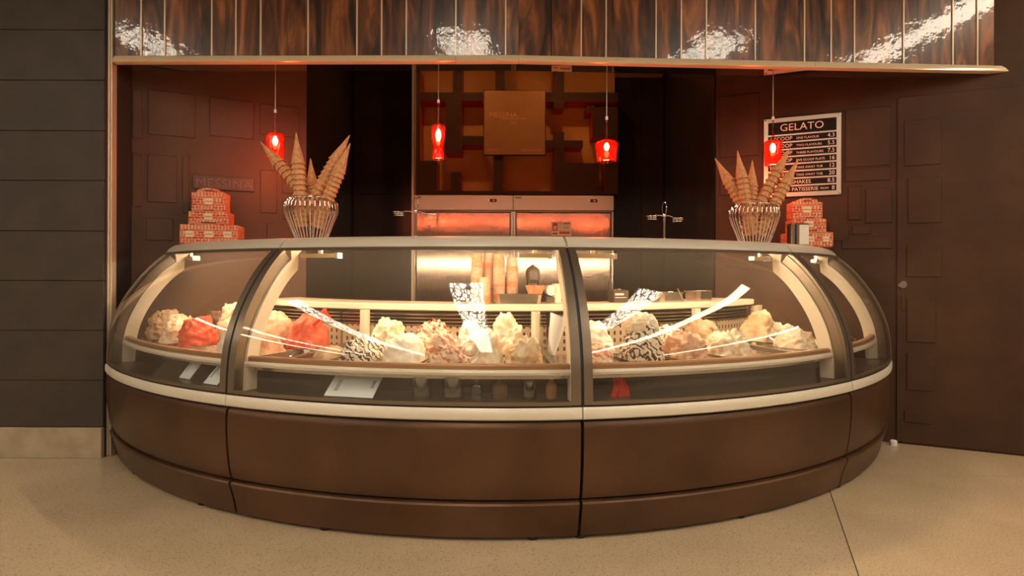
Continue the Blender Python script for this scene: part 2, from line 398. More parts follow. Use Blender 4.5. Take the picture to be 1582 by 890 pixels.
G = {
 'cream': gelato('vanilla_gelato', (0.80,0.62,0.40), (0.88,0.76,0.56)),
 'pinkcream': gelato('peach_gelato', (0.80,0.50,0.30), (0.88,0.70,0.48)),
 'red': gelato('strawberry_sorbet', (0.70,0.075,0.03), (0.80,0.17,0.08), 20),
 'white': gelato('milk_gelato', (0.84,0.75,0.58), (0.90,0.84,0.70), 8, bump=0.15),
 'nut': gelato('nut_gelato', (0.72,0.54,0.32), (0.88,0.76,0.55), 26),
 'choc': gelato('chocolate_gelato', (0.10,0.04,0.02), (0.17,0.08,0.04)),
 'brown': gelato('hazelnut_gelato', (0.36,0.20,0.10), (0.50,0.32,0.18)),
 'strac': gelato('stracciatella_gelato', (0.80,0.68,0.50), (0.86,0.77,0.60), 10, (CH, 16), 0.62),
 'net': gelato('chocolate_net_gelato', (0.78,0.64,0.44), (0.84,0.72,0.54), 10, (CH, 12), 0.60),
 'redstripe': gelato('raspberry_ripple_gelato', (0.82,0.62,0.42), (0.86,0.72,0.54), 10, ((0.68,0.24,0.12), 9), 0.66),
 'pinkbrown': gelato('fig_gelato', (0.52,0.26,0.14), (0.74,0.44,0.28), 16),
 'caramel': gelato('caramel_gelato', (0.84,0.70,0.46), (0.70,0.42,0.20), 12),
}

# ================================================================== STRUCTURE
# ---- floor: bed with terrazzo slabs, joints where the photo shows them
fb = MB(); fb.box(-9*S, 9*S, -10*S, 5.4*S, -0.05, -0.003)
floor = struct(fb.build('floor', M['pillar_joint']), 'polished beige terrazzo floor in front of the display case', 'floor')
def lx(d): return 1.151 + (d-1.92)*0.295/0.702
g = 0.0022
def slab(poly, m):
    b = MB(); b.prism([(x*S, d*S) for x, d in poly], -0.003, 0.0); return b.build('floor_slab', m, floor)
slab([(-9,-10),(lx(-10)-g,-10),(lx(5.4)-g,5.4),(-9,5.4)], M['floor'])
slab([(lx(2.88)+g,2.88+g),(9,2.88+g),(9,5.4),(lx(5.4)+g,5.4)], M['floor2'])
for k in range(4):
    d1 = 2.88-g-k*2.4; d0 = d1-2.4+2*g
    slab([(lx(d0)+g,d0),(9,d0),(9,d1),(lx(d1)+g,d1)], M['floor2'])

# ---- left facade pillar of wide dark tiles
pb = MB(); PD = 3.115
pb.box(-9*S, -2.192*S, (PD+0.012)*S, (PD+0.5)*S, 0, 3.7)
pil = struct(pb.build('wall_front_left', M['pillar_joint']), 'dark brown tiled facade pier left of the chrome post', 'wall')
ys = [660, 588, 511, 434, 357, 279, 202, 124, 46, -32, -110]
rows = [at(150, y, PD)[2] for y in ys]
for i in range(len(rows)-1):
    z0, z1 = (rows[i]+1)*S, (rows[i+1]+1)*S
    for k in range(4):
        x1 = (-2.192-k*1.15)*S; x0 = x1-1.15*S
        b = MB(); b.bbox(x0+0.001, x1-0.001, PD*S, (PD+0.02)*S, z0+0.001, z1-0.001, 0.003)
        b.build('tile', M['pillar'], pil)
bb = MB(); bb.bbox(-9*S, -2.193*S, (PD-0.014)*S, (PD+0.012)*S, 0, rows[0]*S+S-0.002, 0.003)
struct(bb.build('baseboard_left', M['skirt']), 'pale stone skirting at the foot of the dark tiled pier', 'skirting')
# chrome post
tb = MB(); tb.bbox(-2.206*S, -2.184*S, 3.14*S, 3.19*S, 0, 3.6, 0.004); tb.bbox(-2.184*S, -2.174*S, 3.148*S, 3.19*S, 0, 3.6, 0.003)
struct(tb.build('trim_1', mat('brushed_post', (0.74,0.62,0.46), 0.4, 0.5)), 'tall slim chrome corner post left of the counter', 'trim')

# ---- niche walls
AL = math.radians(25); CL = (-2.2, 3.34)
AR = math.radians(-24); CR = (1.35, 3.85)
TOP = 2.15
def hbox(b, x0, x1, d0, d1, z0, z1): b.box(x0*S, x1*S, d0*S, d1*S, (z0+1)*S, (z1+1)*S)
b = MB(); hbox(b, -2.28, -2.2, 3.19, 3.42, -1, TOP)
wr = struct(b.build('wall_left_return', M['wallD']), 'narrow dark side wall behind the chrome post', 'wall')
for y in (205, 280, 355):
    z = at(185, y, 3.26)[2]; b = MB(); hbox(b, -2.2, -2.195, 3.19, 3.33, z-0.003, z+0.003); b.build('joint_bead', M['pillar'], wr)

def wall_thing(name, org, ang, length, m, label):
    b = MB(); b.box(-0.0*S, length*S, 0, 0.08*S, 0, (TOP+1)*S)
    o = b.build(name, m); o.location = (org[0]*S, org[1]*S, 0); o.rotation_euler = (0, 0, ang)
    return struct(o, label, 'wall')
def relief(wall, org, ang, rects, m, h=0.007):
    for (xa, ya, xb, yb) in rects:
        s0, z1 = on_wall(xa, ya, org, ang); s1, z0 = on_wall(xb, yb, org, ang)
        b = MB(); b.bbox(s0*S, s1*S, -h*S, 0.002, (z0+1)*S, (z1+1)*S, 0.004)
        b.build('relief_panel', m, wall)
wl = wall_thing('wall_left', CL, AL, 0.96, M['wallL'], 'brown wall with raised square panels behind the left boxes')
relief(wl, CL, AL, [(229,138,302,214),(324,150,392,216),(402,160,462,214),(228,238,273,314),(226,336,268,372),(282,238,292,330),(402,262,428,330),(436,255,463,300),(412,345,450,372),(436,310,463,340),(205,138,220,214),(205,236,219,320)], M['wallL'])
# plaque
s0, z1 = on_wall(298, 270, CL, AL); s1, z0 = on_wall(393, 297, CL, AL)
pm = mat('brown_plaque', (0.10,0.050,0.030), 0.4)
b = MB(); b.bbox(s0*S, s1*S, -0.012*S, 0.0, (z0+1)*S, (z1+1)*S, 0.004)
pq = b.build('wall_plaque', pm); pq.location = wl.location; pq.rotation_euler = wl.rotation_euler
tag(pq, 'brown wall plaque with raised lettering above the left box stack', 'plaque')
tm = text_mesh('MESSINA', 0.079, 0.004, mat('raised_letters', (0.20,0.10,0.06), 0.4), 'CENTER', 1.12, 1.05)
link('lettering', tm, pq, ((s0+s1)/2*S, -0.012*S, (z0+1)*S+0.02))

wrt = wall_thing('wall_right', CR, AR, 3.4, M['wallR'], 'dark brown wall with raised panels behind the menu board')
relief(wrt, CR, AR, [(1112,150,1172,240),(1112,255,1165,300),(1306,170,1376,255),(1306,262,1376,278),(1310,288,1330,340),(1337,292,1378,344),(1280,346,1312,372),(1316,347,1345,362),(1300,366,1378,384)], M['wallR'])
# right wall door
s0, z0_ = on_wall(1384, 440, CR, AR)
b = MB(); b.bbox((s0+0.003)*S, (s0+1.02)*S, -0.010*S, 0.0, 0.012, 2.35, 0.004)
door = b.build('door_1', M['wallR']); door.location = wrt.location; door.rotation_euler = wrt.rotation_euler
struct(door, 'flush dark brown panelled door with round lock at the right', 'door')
for (xa, ya, xb, yb) in [(1396,188,1454,254),(1402,276,1454,344),(1400,380,1454,428),(1392,455,1398,480),(1400,545,1442,605),(1396,632,1440,655),(1400,460,1445,530)]:
    p0, q1 = on_wall(xa, ya, CR, AR); p1, q0 = on_wall(xb, yb, CR, AR)
    b = MB(); b.bbox(p0*S, p1*S, -0.016*S, -0.0095*S, (q0+1)*S, (q1+1)*S, 0.003); b.build('relief_panel', M['wallR'], door)
ls, lz = on_wall(1394, 440, CR, AR)
b = MB(); b.lathe([(0.0,0.0),(0.028,0.0),(0.028,0.006),(0.022,0.012),(0.012,0.012),(0.012,0.008),(0.0,0.008)], 24, cap0=False, cap1=False)
lk = b.build('door_lock', M['steel'], door, 40, (ls*S, -0.010*S, (lz+1)*S)); lk.rotation_euler = (PI/2, 0, 0)
# little pale door stop at the foot of the right wall
ps, pz = on_wall(1377, 686, CR, AR)
b = MB(); b.lathe([(0.0,0.0),(0.022,0.0),(0.022,0.028),(0.016,0.034),(0.0,0.034)], 16, cap0=False, cap1=False)
ds = b.build('door_stop', M['white'], None, 40, (CR[0]*S+ps*S*math.cos(AR)+0.05*math.sin(AR)*1.2, CR[1]*S+ps*S*math.sin(AR)-0.06, 0))
tag(ds, 'small white round door stop on the floor beside the dark door', 'door stop')

# return walls and back wall
def slant(xa, da, xb, db, t):
    b = MB(); b.prism([(xa*S,da*S),(xb*S,db*S),((xb+t)*S,db*S),((xa+t)*S,da*S)], 0, (TOP+1)*S); return b
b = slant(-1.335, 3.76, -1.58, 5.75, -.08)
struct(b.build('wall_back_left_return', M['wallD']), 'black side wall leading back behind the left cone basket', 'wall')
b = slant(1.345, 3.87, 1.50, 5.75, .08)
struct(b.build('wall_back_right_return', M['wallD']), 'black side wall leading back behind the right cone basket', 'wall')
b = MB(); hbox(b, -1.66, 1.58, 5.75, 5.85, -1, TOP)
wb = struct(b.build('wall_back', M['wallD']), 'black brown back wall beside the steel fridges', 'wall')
b = MB(); hbox(b, -1.565, -1.00, 5.72, 5.75, -1, 0.77); b.build('wall_panel', M['wallD'], wb)
b = MB(); hbox(b, -1.565, -1.00, 5.72, 5.75, 0.776, TOP); b.build('wall_panel', M['wallD'], wb)
b = MB(); hbox(b, 1.02, 1.27, 5.72, 5.75, -1, TOP); b.build('wall_panel', M['wallD'], wb)
b = MB(); hbox(b, 1.275, 1.49, 5.72, 5.75, -1, TOP); b.build('wall_panel', M['wallD'], wb)
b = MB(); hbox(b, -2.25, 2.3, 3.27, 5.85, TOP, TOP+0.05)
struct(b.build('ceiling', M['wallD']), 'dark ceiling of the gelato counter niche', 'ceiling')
b = MB(); hbox(b, 1.0, 1.46, 5.5, 5.72, 1.93, 1.955)
struct(b.build('trim_3', mat('tan_bulkhead', (0.35,0.20,0.10), 0.5)), 'thin tan ledge high on the dark back wall', 'trim')

# patterned lattice wall above the fridges
LD = 5.62
def zx(x): return 640 + x/4.45
def zy(y): return 100 + y/4.45
x0, _, _ = at(640, 200, LD); x1, _, _ = at(950, 200, LD)
b = MB(); b.box(x0*S, x1*S, (LD+0.02)*S, (LD+0.07)*S, (0.66+1)*S, (TOP+1)*S)
lw = struct(b.build('wall_lattice', M['tan']), 'gold wall with brown lattice and red edges above the fridges', 'wall')
bars = [(0,190,470,248),(880,190,1400,255),(270,-300,330,200),(560,-300,622,200),(965,-300,1030,300),(0,40,40,680),(215,245,325,610),(250,490,480,552),(880,520,1160,568),
        (965,465,1030,690),(545,610,610,880),(252,738,322,880),(0,660,155,900),(0,866,1400,960),(960,676,1270,900),(1225,290,1400,500),(1310,480,1400,900),(0,-300,1400,-240),(-10,-300,12,900),(1190,280,1240,330)]
for (xa, ya, xb, yb) in bars:
    p = at(zx(xa), zy(ya), LD-0.20); q = at(zx(xb), zy(min(yb, 892)), LD-0.20)
    b = MB(); jit = random.uniform(-0.004, 0.004)
    b.box(p[0]*S, min(q[0], x1)*S, (LD-0.20+jit)*S, (LD+0.02)*S, (q[2]+1)*S, (min(p[2], TOP)+1)*S, 0, 1)
    b.build('lattice_bar', [M['lat'], M['latred']], lw)
# slim steel upright beside the fridges
b = MB(); p = at(637, 200, 5.33)[0]; q = at(640.5, 200, 5.33)[0]; hbox(b, p, q, 5.30, 5.56, -1, TOP)
struct(b.build('trim_4', M['menusteel']), 'slim steel upright between the black wall and the fridges', 'trim')

# ---- header: wood panels with steel dividers, faceted in two stretches
HB = 1.1267
HL = [at(174, 99, 3.15)[:2], at(800, 99, 3.12)[:2], at(1690, 99, 3.28)[:2]]
HL = [(HL[0][0], 3.15), (HL[1][0], 3.12), (HL[2][0], 3.28)]
hd = link('wall_header', None, None, (0, 3.15*S, (HB+1)*S)); hd.empty_display_size = 0.05
struct(hd, 'header of dark figured veneer panels above the counter', 'wall')
def head_d(px):
    u = (px-CX)/F
    a, c = (HL[0], HL[1]) if px <= 800 else (HL[1], HL[2])
    m_ = (c[1]-a[1])/(c[0]-a[0]); return (a[1]-m_*a[0])/(1-m_*u), u
def hpt(px, off=0.0):
    d, u = head_d(px); return (u*d, d+off)
divs = [176, 217.6, 254, 326.5, 363.7, 401.8, 475, 550.5, 588.5, 626.6, 703, 780, 850, 896.7, 935, 1012, 1051, 1089.7, 1165, 1241, 1282, 1318, 1394, 1470, 1508, 1546, 1622, 1690]
zb, zt = HB+0.040, 2.2
def hquad(mb, pa, pb, o0, o1, z0, z1):
    A, B = hpt(pa, o0), hpt(pb, o0); A2, B2 = hpt(pa, o1), hpt(pb, o1)
    i = len(mb.v)
    for (x, d), z in ((A,z0),(B,z0),(B2,z0),(A2,z0),(A,z1),(B,z1),(B2,z1),(A2,z1)):
        mb.v.append((x*S, (d-3.15)*S, (z-HB)*S))
    for q in ((0,1,5,4),(1,2,6,5),(2,3,7,6),(3,0,4,7),(4,5,6,7),(3,2,1,0)): mb.face([i+k for k in q])
for i in range(len(divs)-1):
    a, c = divs[i]+0.9, divs[i+1]-0.9
    if divs[i] == 780: c = 799.8
    b = MB(); hquad(b, a, c, 0.0, 0.03, zb, zt); b.build('veneer_panel', M['wood'], hd)
    if divs[i] == 780:
        b = MB(); hquad(b, 800.2, 849.4, 0.0, 0.03, zb, zt); b.build('veneer_panel', M['wood'], hd)
    if divs[i+1] != 850 and i < len(divs)-2:
        b = MB(); hquad(b, divs[i+1]-1.0, divs[i+1]+1.0, -0.006, 0.03, zb, zt); b.build('steel_divider', M['divider'], hd)
b = MB(); hquad(b, 174, 800, 0.03, 0.10, HB+0.002, zt); hquad(b, 800, 1690, 0.03, 0.10, HB+0.002, zt); b.build('header_core', M['wallD'], hd)
b = MB(); hquad(b, 174, 800, 0.012, 0.115, HB, HB+0.006); hquad(b, 800, 1690, 0.012, 0.115, HB, HB+0.006); b.build('mirror_soffit', M['mirror'], hd)
# polished band under the panels, bowed section
band = link('trim_2', None, None, (0, 3.15*S, (HB+1)*S)); struct(band, 'polished metal band running along the bottom of the header', 'trim')
for (pa, pb) in ((178, 703.2), (703.8, 799.8), (800.2, 1254), (1254.6, 1690)):
    b = MB(); n = 1
    prof = [(0.012, 0.0), (-0.024, 0.0), (-0.030, 0.003), (-0.029, 0.010), (-0.024, 0.024), (-0.016, 0.038), (-0.010, 0.041), (0.012, 0.041)]
    K = len(prof); i0 = 0
    for px in (pa, pb):
        for o, z in prof:
            x, d = hpt(px, o); b.v.append((x*S, (d-3.15)*S, z*S))
    for k in range(K):
        l = (k+1) % K; b.face([k, l, K+l, K+k])
    b.face(range(K-1,-1,-1)); b.face(range(K, 2*K))
    b.build('band_section', M['band'], band, 30)

# ---- mall ceiling in front of the counter with its linear lamps (reflected in the curved glass)
MC = 1.93
b = MB(); b.box(-11*S, 12*S, -10*S, 3.0*S, (MC+0.03+1)*S, (MC+0.06+1)*S)
struct(b.build('ceiling_mall', mat('mall_ceiling', (0.16,0.12,0.09), 0.7)), 'brown ceiling of the mall in front of the counter', 'ceiling')
def lamp(xa, xb, da, db, m, label, grp=None):
    x, d = (xa+xb)/2, (da+db)/2
    t = thing('ceiling_lamp', label, 'lamp', V(x, d, MC+0.03), 0, grp)
    wx, wd = (xb-xa)/2*S, (db-da)/2*S
    b = MB(); b.bbox(-wx-0.02, wx+0.02, -wd-0.02, wd+0.02, -0.03*S*0.6, 0, 0.004); b.build('housing', M['white'], t)
    b = MB(); b.bbox(-wx, wx, -wd, wd, -0.03*S, -0.03*S*0.6, 0.004); b.build('diffuser', m, t)
lamp(-0.66, -0.26, -4.5, 1.55, M['crystal'], 'wide crystal ceiling lamp above the middle of the counter')
lamp(1.70, 2.10, -0.4, 1.72, M['crystal'], 'short crystal ceiling lamp right of the middle')
lamp(-3.30, -3.00, -6.0, 1.70, M['crystal'], 'crystal ceiling lamp at the left of the counter')
lamp(-6.30, -6.05, -6.0, 1.0, M['crystal'], 'crystal ceiling lamp far out to the left')
lamp(-7.60, -7.35, -6.0, 2.7, M['lamp'], 'plain linear ceiling lamp far out to the left')
lamp(3.30, 3.55, -6.0, 2.7, M['lamp'], 'plain linear ceiling lamp at the right of the counter')
lamp(8.0, 8.4, -6.0, 2.6, M['lamp'], 'plain linear ceiling lamp far out to the right')

# ================================================================== DISPLAY CASE
TH = [-0.895, -0.4072, 0.1259, 0.6524, 1.0]
GAP = 0.0022
case = thing('gelato_display_case', 'long curved bronze gelato display case with bowed glass front', 'display case', (X0*S, Z0*S, 0))
# smooth glass profile
ctrl = [(2.690,-.485),(2.687,-.40),(2.671,-.283),(2.650,-.222),(2.6185,-.147),(2.562,-.0556),(2.4975,.030),(2.452,.078),(2.412,.106)]
def interp(zq):
    for i in range(len(ctrl)-1):
        if ctrl[i][1] <= zq <= ctrl[i+1][1]:
            p0 = ctrl[max(i-1,0)]; p1 = ctrl[i]; p2 = ctrl[i+1]; p3 = ctrl[min(i+2,len(ctrl)-1)]
            t = (zq-p1[1])/(p2[1]-p1[1]); h = p2[1]-p1[1]
            m1 = (p2[0]-p0[0])/max(1e-6,p2[1]-p0[1])*h; m2 = (p3[0]-p1[0])/max(1e-6,p3[1]-p1[1])*h
            return (2*t**3-3*t*t+1)*p1[0]+(t**3-2*t*t+t)*m1+(-2*t**3+3*t*t)*p2[0]+(t**3-t*t)*m2
    return ctrl[-1][0]
NZ = 26
gz = [-.484 + (.106+.484)*i/NZ for i in range(NZ+1)]
gp = [(interp(z), z) for z in gz]
# light smoothing of the radii
for _ in range(6):
    gp = [gp[0]] + [((gp[i-1][0]+2*gp[i][0]+gp[i+1][0])/4, gp[i][1]) for i in range(1, NZ)] + [gp[-1]]
def off(prof, d):
    out = []
    for i, (r, z) in enumerate(prof):
        a = prof[max(i-1,0)]; c = prof[min(i+1,len(prof)-1)]
        tr, tz = c[0]-a[0], c[1]-a[1]; L = math.hypot(tr, tz)
        out.append((r - d*tz/L, z + d*tr/L))       # towards the inside
    return out

P_front = [(2.664,-.836),(2.672,-.815),(2.680,-.77),(2.688,-.70),(2.692,-.63),(2.691,-.575),(2.688,-.556),(2.680,-.547),(2.64,-.545),(2.63,-.836)]
P_kick = [(2.641,-.985),(2.650,-.94),(2.663,-.895),(2.674,-.865),(2.676,-.855),(2.672,-.848),(2.655,-.844),(2.60,-.844),(2.60,-.985)]
P_belt = [(2.670,-.538),(2.690,-.538),(2.6955,-.533),(2.6968,-.520),(2.6955,-.500),(2.690,-.493),(2.670,-.493)]
P_top = [(2.404,.1036),(2.412,.1045),(2.413,.110),(2.404,.124),(2.388,.139),(2.370,.150),(2.350,.1546),(2.305,.1546),(2.305,.140),(2.36,.135),(2.385,.118)]
core = [(2.62,-.975),(2.62,-.50),(1.92,-.50),(1.92,-.975)]
b = MB(); b.arc(core, TH[0]+.006, TH[-1]-.006); b.build('carcass', M['dark'], case)
for i in range(4):
    a, c = TH[i]+GAP, TH[i+1]-GAP
    b = MB(); b.arc(P_front, a, c); b.build('front_panel', M['bronze'], case, 35)
    b = MB(); b.arc(P_kick, a, c); b.build('kick_panel', M['bronze'], case, 35)
    b = MB(); b.arc(P_belt, a+.0-.0014, c+.0014); o = b.build('bumper_strip', M['belt'], case, 35); o['label'] = 'pale metal strip below the glass'
    b = MB(); b.arc(P_top, a, c); b.build('top_trim', M['toptrim'], case, 35)
    # glass with brown edge frame
    gi = off(gp, 0.006)
    b = MB(); b.arc(gp+gi[::-1], a+.002, c-.002); pane = b.build('glass_pane', M['glass'], case, 40)
    b = MB()
    fo, fi = off(gp, -0.0022), off(gp, 0.010); wd = .0125
    b.arc(fo+fi[::-1], a, a+wd, 2); b.arc(fo+fi[::-1], c-wd, c, 2)
    b.arc([(fo[0][0],-.485),(fo[0][0]-.0003,-.472),(fi[0][0],-.472),(fi[0][0],-.485)], a+wd, c-wd); b.arc([(fo[-1][0]+.012,.094),fo[-1],fi[-1],(fi[-1][0]+.012,.094)], a+wd, c-wd)
    b.build('pane_frame', M['frame'], pane, 30)
b = MB(); b.arc([(2.668,-.494),(2.688,-.494),(2.688,-.484),(2.668,-.484)], TH[0]+.004, TH[-1]-.004); b.build('gasket', M['black'], case)
b = MB(); b.arc([(2.58,-.548),(2.672,-.548),(2.672,-.536),(2.58,-.536)], TH[0]+.004, TH[-1]-.004); b.build('gasket', M['black'], case)
b = MB(); b.arc([(2.02,.136),(2.306,.136),(2.306,.1540),(2.02,.1540)], TH[0], TH[-1]); b.build('top_shelf', M['toptrim'], case)
# seals, fins and cream arches behind the joints
for i, t in enumerate(TH):
    if 0 < i < 4:
        b = MB(); b.arc(off(gp,0.001)+off(gp,0.02)[::-1], t-.004, t+.004, 1); b.build('seam_seal', M['black'], case)
        w0, w1 = t-.007, t+.007
    elif i == 0: w0, w1 = t+.002, t+.016
    else: w0, w1 = t-.016, t-.002
    b = MB(); b.arc(off(gp,0.021)+off(gp,0.062)[::-1], w0, w1, 1); b.build('arch_fin', M['frame'], case, 30)
    o0, o1 = off(gp,0.064), off(gp,0.125)
    o0 = [q for q in o0 if q[1] < .075] + [(2.375,.108),(2.335,.134)]; o1 = [q for q in o1 if q[1] < .045] + [(2.325,.085),(2.26,.134)]
    b = MB(); b.arc(o0+o1[::-1], w0-.004, w1+.004, 1); b.build('arch_post', M['cream'], case, 30)
# tubes with brackets under the top shelf
for i in range(4):
    a, c = TH[i]+.05, TH[i+1]-.05
    n = 16
    pts = [(2.30*S*math.sin(a+(c-a)*k/n), -2.30*S*math.cos(a+(c-a)*k/n), (.121+1)*S) for k in range(n+1)]
    b = MB(); b.tube(pts, 0.012, 8); b.build('light_tube', M['tube'], case, 60)
    b = MB(); b.arc([(2.325,.136),(2.338,.136),(2.345,.112),(2.341,.110)], a-.02, c+.02); b.build('lamp_hood', M['cream'], case)
    for (p, q) in ((a-.035, a+.055), (c-.03, c+.03)):
        br = MB(); br.arc([(2.30,.084),(2.33,.084),(2.33,.066),(2.30,.066)], p, q, 3); bo = br.build('lamp_bracket', M['cream'], case)
        br = MB(); br.arc([(2.298,.086),(2.335,.086),(2.335,.062),(2.298,.062)], q-.006, q, 1); br.build('bracket_cap', M['white'], bo)
        br = MB(); br.arc([(2.31,.137),(2.32,.137),(2.32,.083),(2.31,.083)], (p+q)/2-.004, (p+q)/2+.004, 1); br.build('bracket_stem', M['cream'], bo)
# deck, lip, lower display
DK = -.395
A0, A1 = TH[0]+.02, TH[-1]-.02
b = MB(); b.arc([(1.99,DK-.012),(2.58,DK-.012),(2.58,DK),(1.99,DK)], A0, A1); b.build('deck', M['steel'], case)
b = MB(); b.arc([(2.575,-.385),(2.612,-.385),(2.612,-.352),(2.606,-.346),(2.585,-.346),(2.575,-.36)], A0, A1); o = b.build('front_lip', M['copperlip'], case, 30); o['label'] = 'copper coloured lip along the front of the gelato deck'
b = MB(); b.arc([(2.600,-.386),(2.622,-.386),(2.624,-.376),(2.620,-.367),(2.612,-.366)], A0, A1); b.build('lip_trim', M['belt'], case, 30)
b = MB(); b.arc([(2.42,-.50),(2.665,-.50),(2.665,-.488),(2.42,-.488)], A0, A1); b.build('lower_shelf', M['innerdark'], case)
b = MB(); b.arc([(2.42,-.49),(2.44,-.49),(2.44,-.41),(2.42,-.41)], A0, A1); b.build('lower_back', M['innerdark'], case)
# rear: perforated air panel, grille slats, worktop
R0, R1 = -.78, .88
for i in range(4):
    a, c = max(TH[i], R0)+.003, min(TH[i+1], R1)-.003
    b = MB(); b.arc([(1.985,-.40),(1.998,-.40),(1.998,-.262),(1.985,-.262)], a, c); b.build('perforated_panel', M['perf'], case)
    for k in range(4):
        z = -.198 - k*.0165
        b = MB(); b.arc([(1.97,z),(2.0,z-.006),(2.0,z-.0095),(1.97,z-.0035)], a, c); b.build('grille_slat', M['steel'], case)
b = MB(); b.arc([(1.95,-.40),(1.962,-.40),(1.962,-.19),(1.95,-.19)], R0, R1); b.build('rear_back', M['dark'], case)
b = MB(); b.arc([(1.74,-.185),(1.995,-.187),(2.004,-.182),(2.005,-.158),(1.997,-.153),(1.74,-.153)], R0, R1); o = b.build('rear_worktop', M['cream'], case, 30); o['label'] = 'cream worktop along the back of the case'
b = MB(); b.arc([(1.74,-.99),(1.92,-.99),(1.92,-.186),(1.74,-.186)], R0+.01, R1-.01); b.build('rear_cabinet', M['innerdark'], case)
for t0, t1 in ((TH[0], R0), (R1, TH[-1])):
    b = MB(); b.arc([(1.975,-.40),(1.998,-.40),(1.998,-.20),(1.975,-.20)], t0+.02, t1); b.build('end_back', M['cream'], case)
# clear dividers across the deck
for t in (-.33, .095, .55):
    b = MB(); b.arc([(2.57,-.372),(2.01,-.345),(2.01,-.325),(2.57,-.352)], t-.006, t+.006, 1); b.build('divider_rail', M['frame'], case)
    b = MB(); b.arc([(2.56,-.351),(2.02,-.324),(2.02,-.185),(2.10,-.185),(2.22,-.20),(2.56,-.345)], t-.0012, t+.0012, 1); b.build('divider_pane', M['acrylic'], case)
    b = MB(); b.arc([(2.005,-.325),(2.03,-.325),(2.03,-.186),(2.005,-.186)], t-.010, t+.010, 1); b.build('divider_post', M['cream'], case)
# end cheeks under the glass
for t0, t1 in ((TH[0]-.004, TH[0]+.004), (TH[-1]-.004, TH[-1]+.004)):
    b = MB(); b.arc([(2.62,-.98),(2.655,-.85),(2.67,-.70),(2.675,-.50),(2.60,-.40),(1.95,-.40),(1.93,-.98)], t0, t1, 1); b.build('end_cheek', M['bronze'], case)
for t in (-.75,-.5,-.25,.06,.13,.40,.66,.88):
    b = MB(); b.lathe([(0.022,0),(0.022,0.012),(0.014,0.014),(0.014,0.03)], 12, 2.615*S*math.sin(t), -2.615*S*math.cos(t), 0); b.build('foot', M['black'], case)

def ring_loc(r, th, z): return Vector(((X0+r*math.sin(th))*S, (Z0-r*math.cos(th))*S, (z+1)*S))

# ================================================================== FRIDGES AND SIGN
FD = 5.35
def fridge(xa, xb, label):
    x0 = at(xa, 310, FD)[0]; x1 = at(xb, 310, FD)[0]
    w = (x1-x0)*S; t = thing('upright_fridge', label, 'fridge', ((x0+x1)/2*S, FD*S, 0), 0, 'steel fridges behind the counter')
    zt, zm = (0.712+1)*S, (0.568+1)*S
    h = w/2
    b = MB(); b.box(-h+0.004, h-0.004, 0.03, 0.20*S, 0.10, zt-0.01); b.build('body', M['steelwarm'], t)
    b = MB(); b.bbox(-h+0.001, h-0.001, -0.025, 0.06, zm+0.006, zt, 0.006); tp = b.build('top_panel', M['fridgetop'], t)
    b = MB(); b.bbox(-h+0.03, h-0.03, -0.004, 0.03, 0.14, zm-0.012, 0.008); dr = b.build('door', M['fridgedoor'], t)
    for sx in (-1, 1):
        b = MB(); xx = sx*(h-0.014); b.bbox(xx-0.013, xx+0.013, -0.016, 0.03, 0.12, zm, 0.004); b.build('frame_upright', M['steelwarm'], t)
    b = MB(); b.bbox(-h+0.03, h-0.03, -0.012, 0.03, zm-0.010, zm+0.004, 0.003); b.build('door_gasket', M['frame'], t)
    b = MB(); b.bbox(h-0.052, h-0.036, -0.05, -0.004, 0.75, 1.10, 0.006); b.build('handle', M['steel'], dr)
    # controller with digits, switch, badge
    cx, cz = h*0.60, (zt+zm)/2+0.028
    b = MB(); b.bbox(cx-0.036, cx+0.036, -0.030, -0.024, cz-0.016, cz+0.016, 0.003); dp = b.build('controller', M['black'], tp)
    me = text_mesh('-18', 0.024, 0.001, M['digit'], 'CENTER'); link('digits', me, tp, (cx, -0.0315, cz-0.008))
    b = MB(); b.bbox(cx-0.066, cx-0.046, -0.030, -0.024, cz-0.013, cz+0.013, 0.002); b.build('switch', M['white'], tp)
    b = MB(); b.bbox(-h+0.02, -h+0.085, -0.027, -0.024, zt-0.035, zt-0.012, 0.001); b.build('badge', M['frame'], tp)
    for (fx, fy) in ((-h+.06,.08),(h-.06,.08),(-h+.06,.19),(h-.06,.19)):
        b = MB(); b.lathe([(0.02,0),(0.02,0.02),(0.012,0.03),(0.012,0.105)], 10, fx, fy, 0); b.build('foot', M['black'], t)
    return t
M['fridgetop'] = mat('satin_fridge_panel', (0.70,0.58,0.47), 0.42, 0.55)
M['fridgedoor'] = mat('glossy_fridge_door', (0.46,0.37,0.30), 0.13, 0.95, stretch=(60,60,0.3), bump=0.25, bscale=3)
fridge(639, 793, 'left steel upright fridge behind the counter, digital controller')
fr = fridge(793, 948, 'right steel upright fridge behind the counter, patterned sticker on door')
# sticker on the right fridge door
sx, _, sz = at(867, 353, FD); stk = thing('sticker', 'red and cream square patterned sticker on the right fridge door', 'sticker', (sx*S, FD*S-0.0065, (sz+1)*S))
u = 0.0057*S
cream_p = mat('cream_print', (0.80,0.66,0.45), 0.5); red_p = mat('red_print', (0.66,0.08,0.03), 0.5)
b = MB(); b.box(-16*u, 16*u, 0, 0.002, -12*u, 11*u); b.build('backing', cream_p, stk)
b = MB()
for (xa, za, xb, zb_) in [(-14,4,-6,9),(-14,-2,-12,4),(-8,-2,-6,3),(-14,-4,-6,-2),(-3,8,0,10),(-3,-9,14,-5),(3,7,14,9),(-14,-10,-6,-7)]:
    b.box(xa*u, xb*u, -0.0012, 0.0, za*u, zb_*u)
b.build('red_print', red_p, stk)
me = text_mesh('MESSINA', 0.016, 0.0005, M['menublack'], 'CENTER'); link('lettering', me, stk, (7.5*u, -0.0015, 0.4*u))

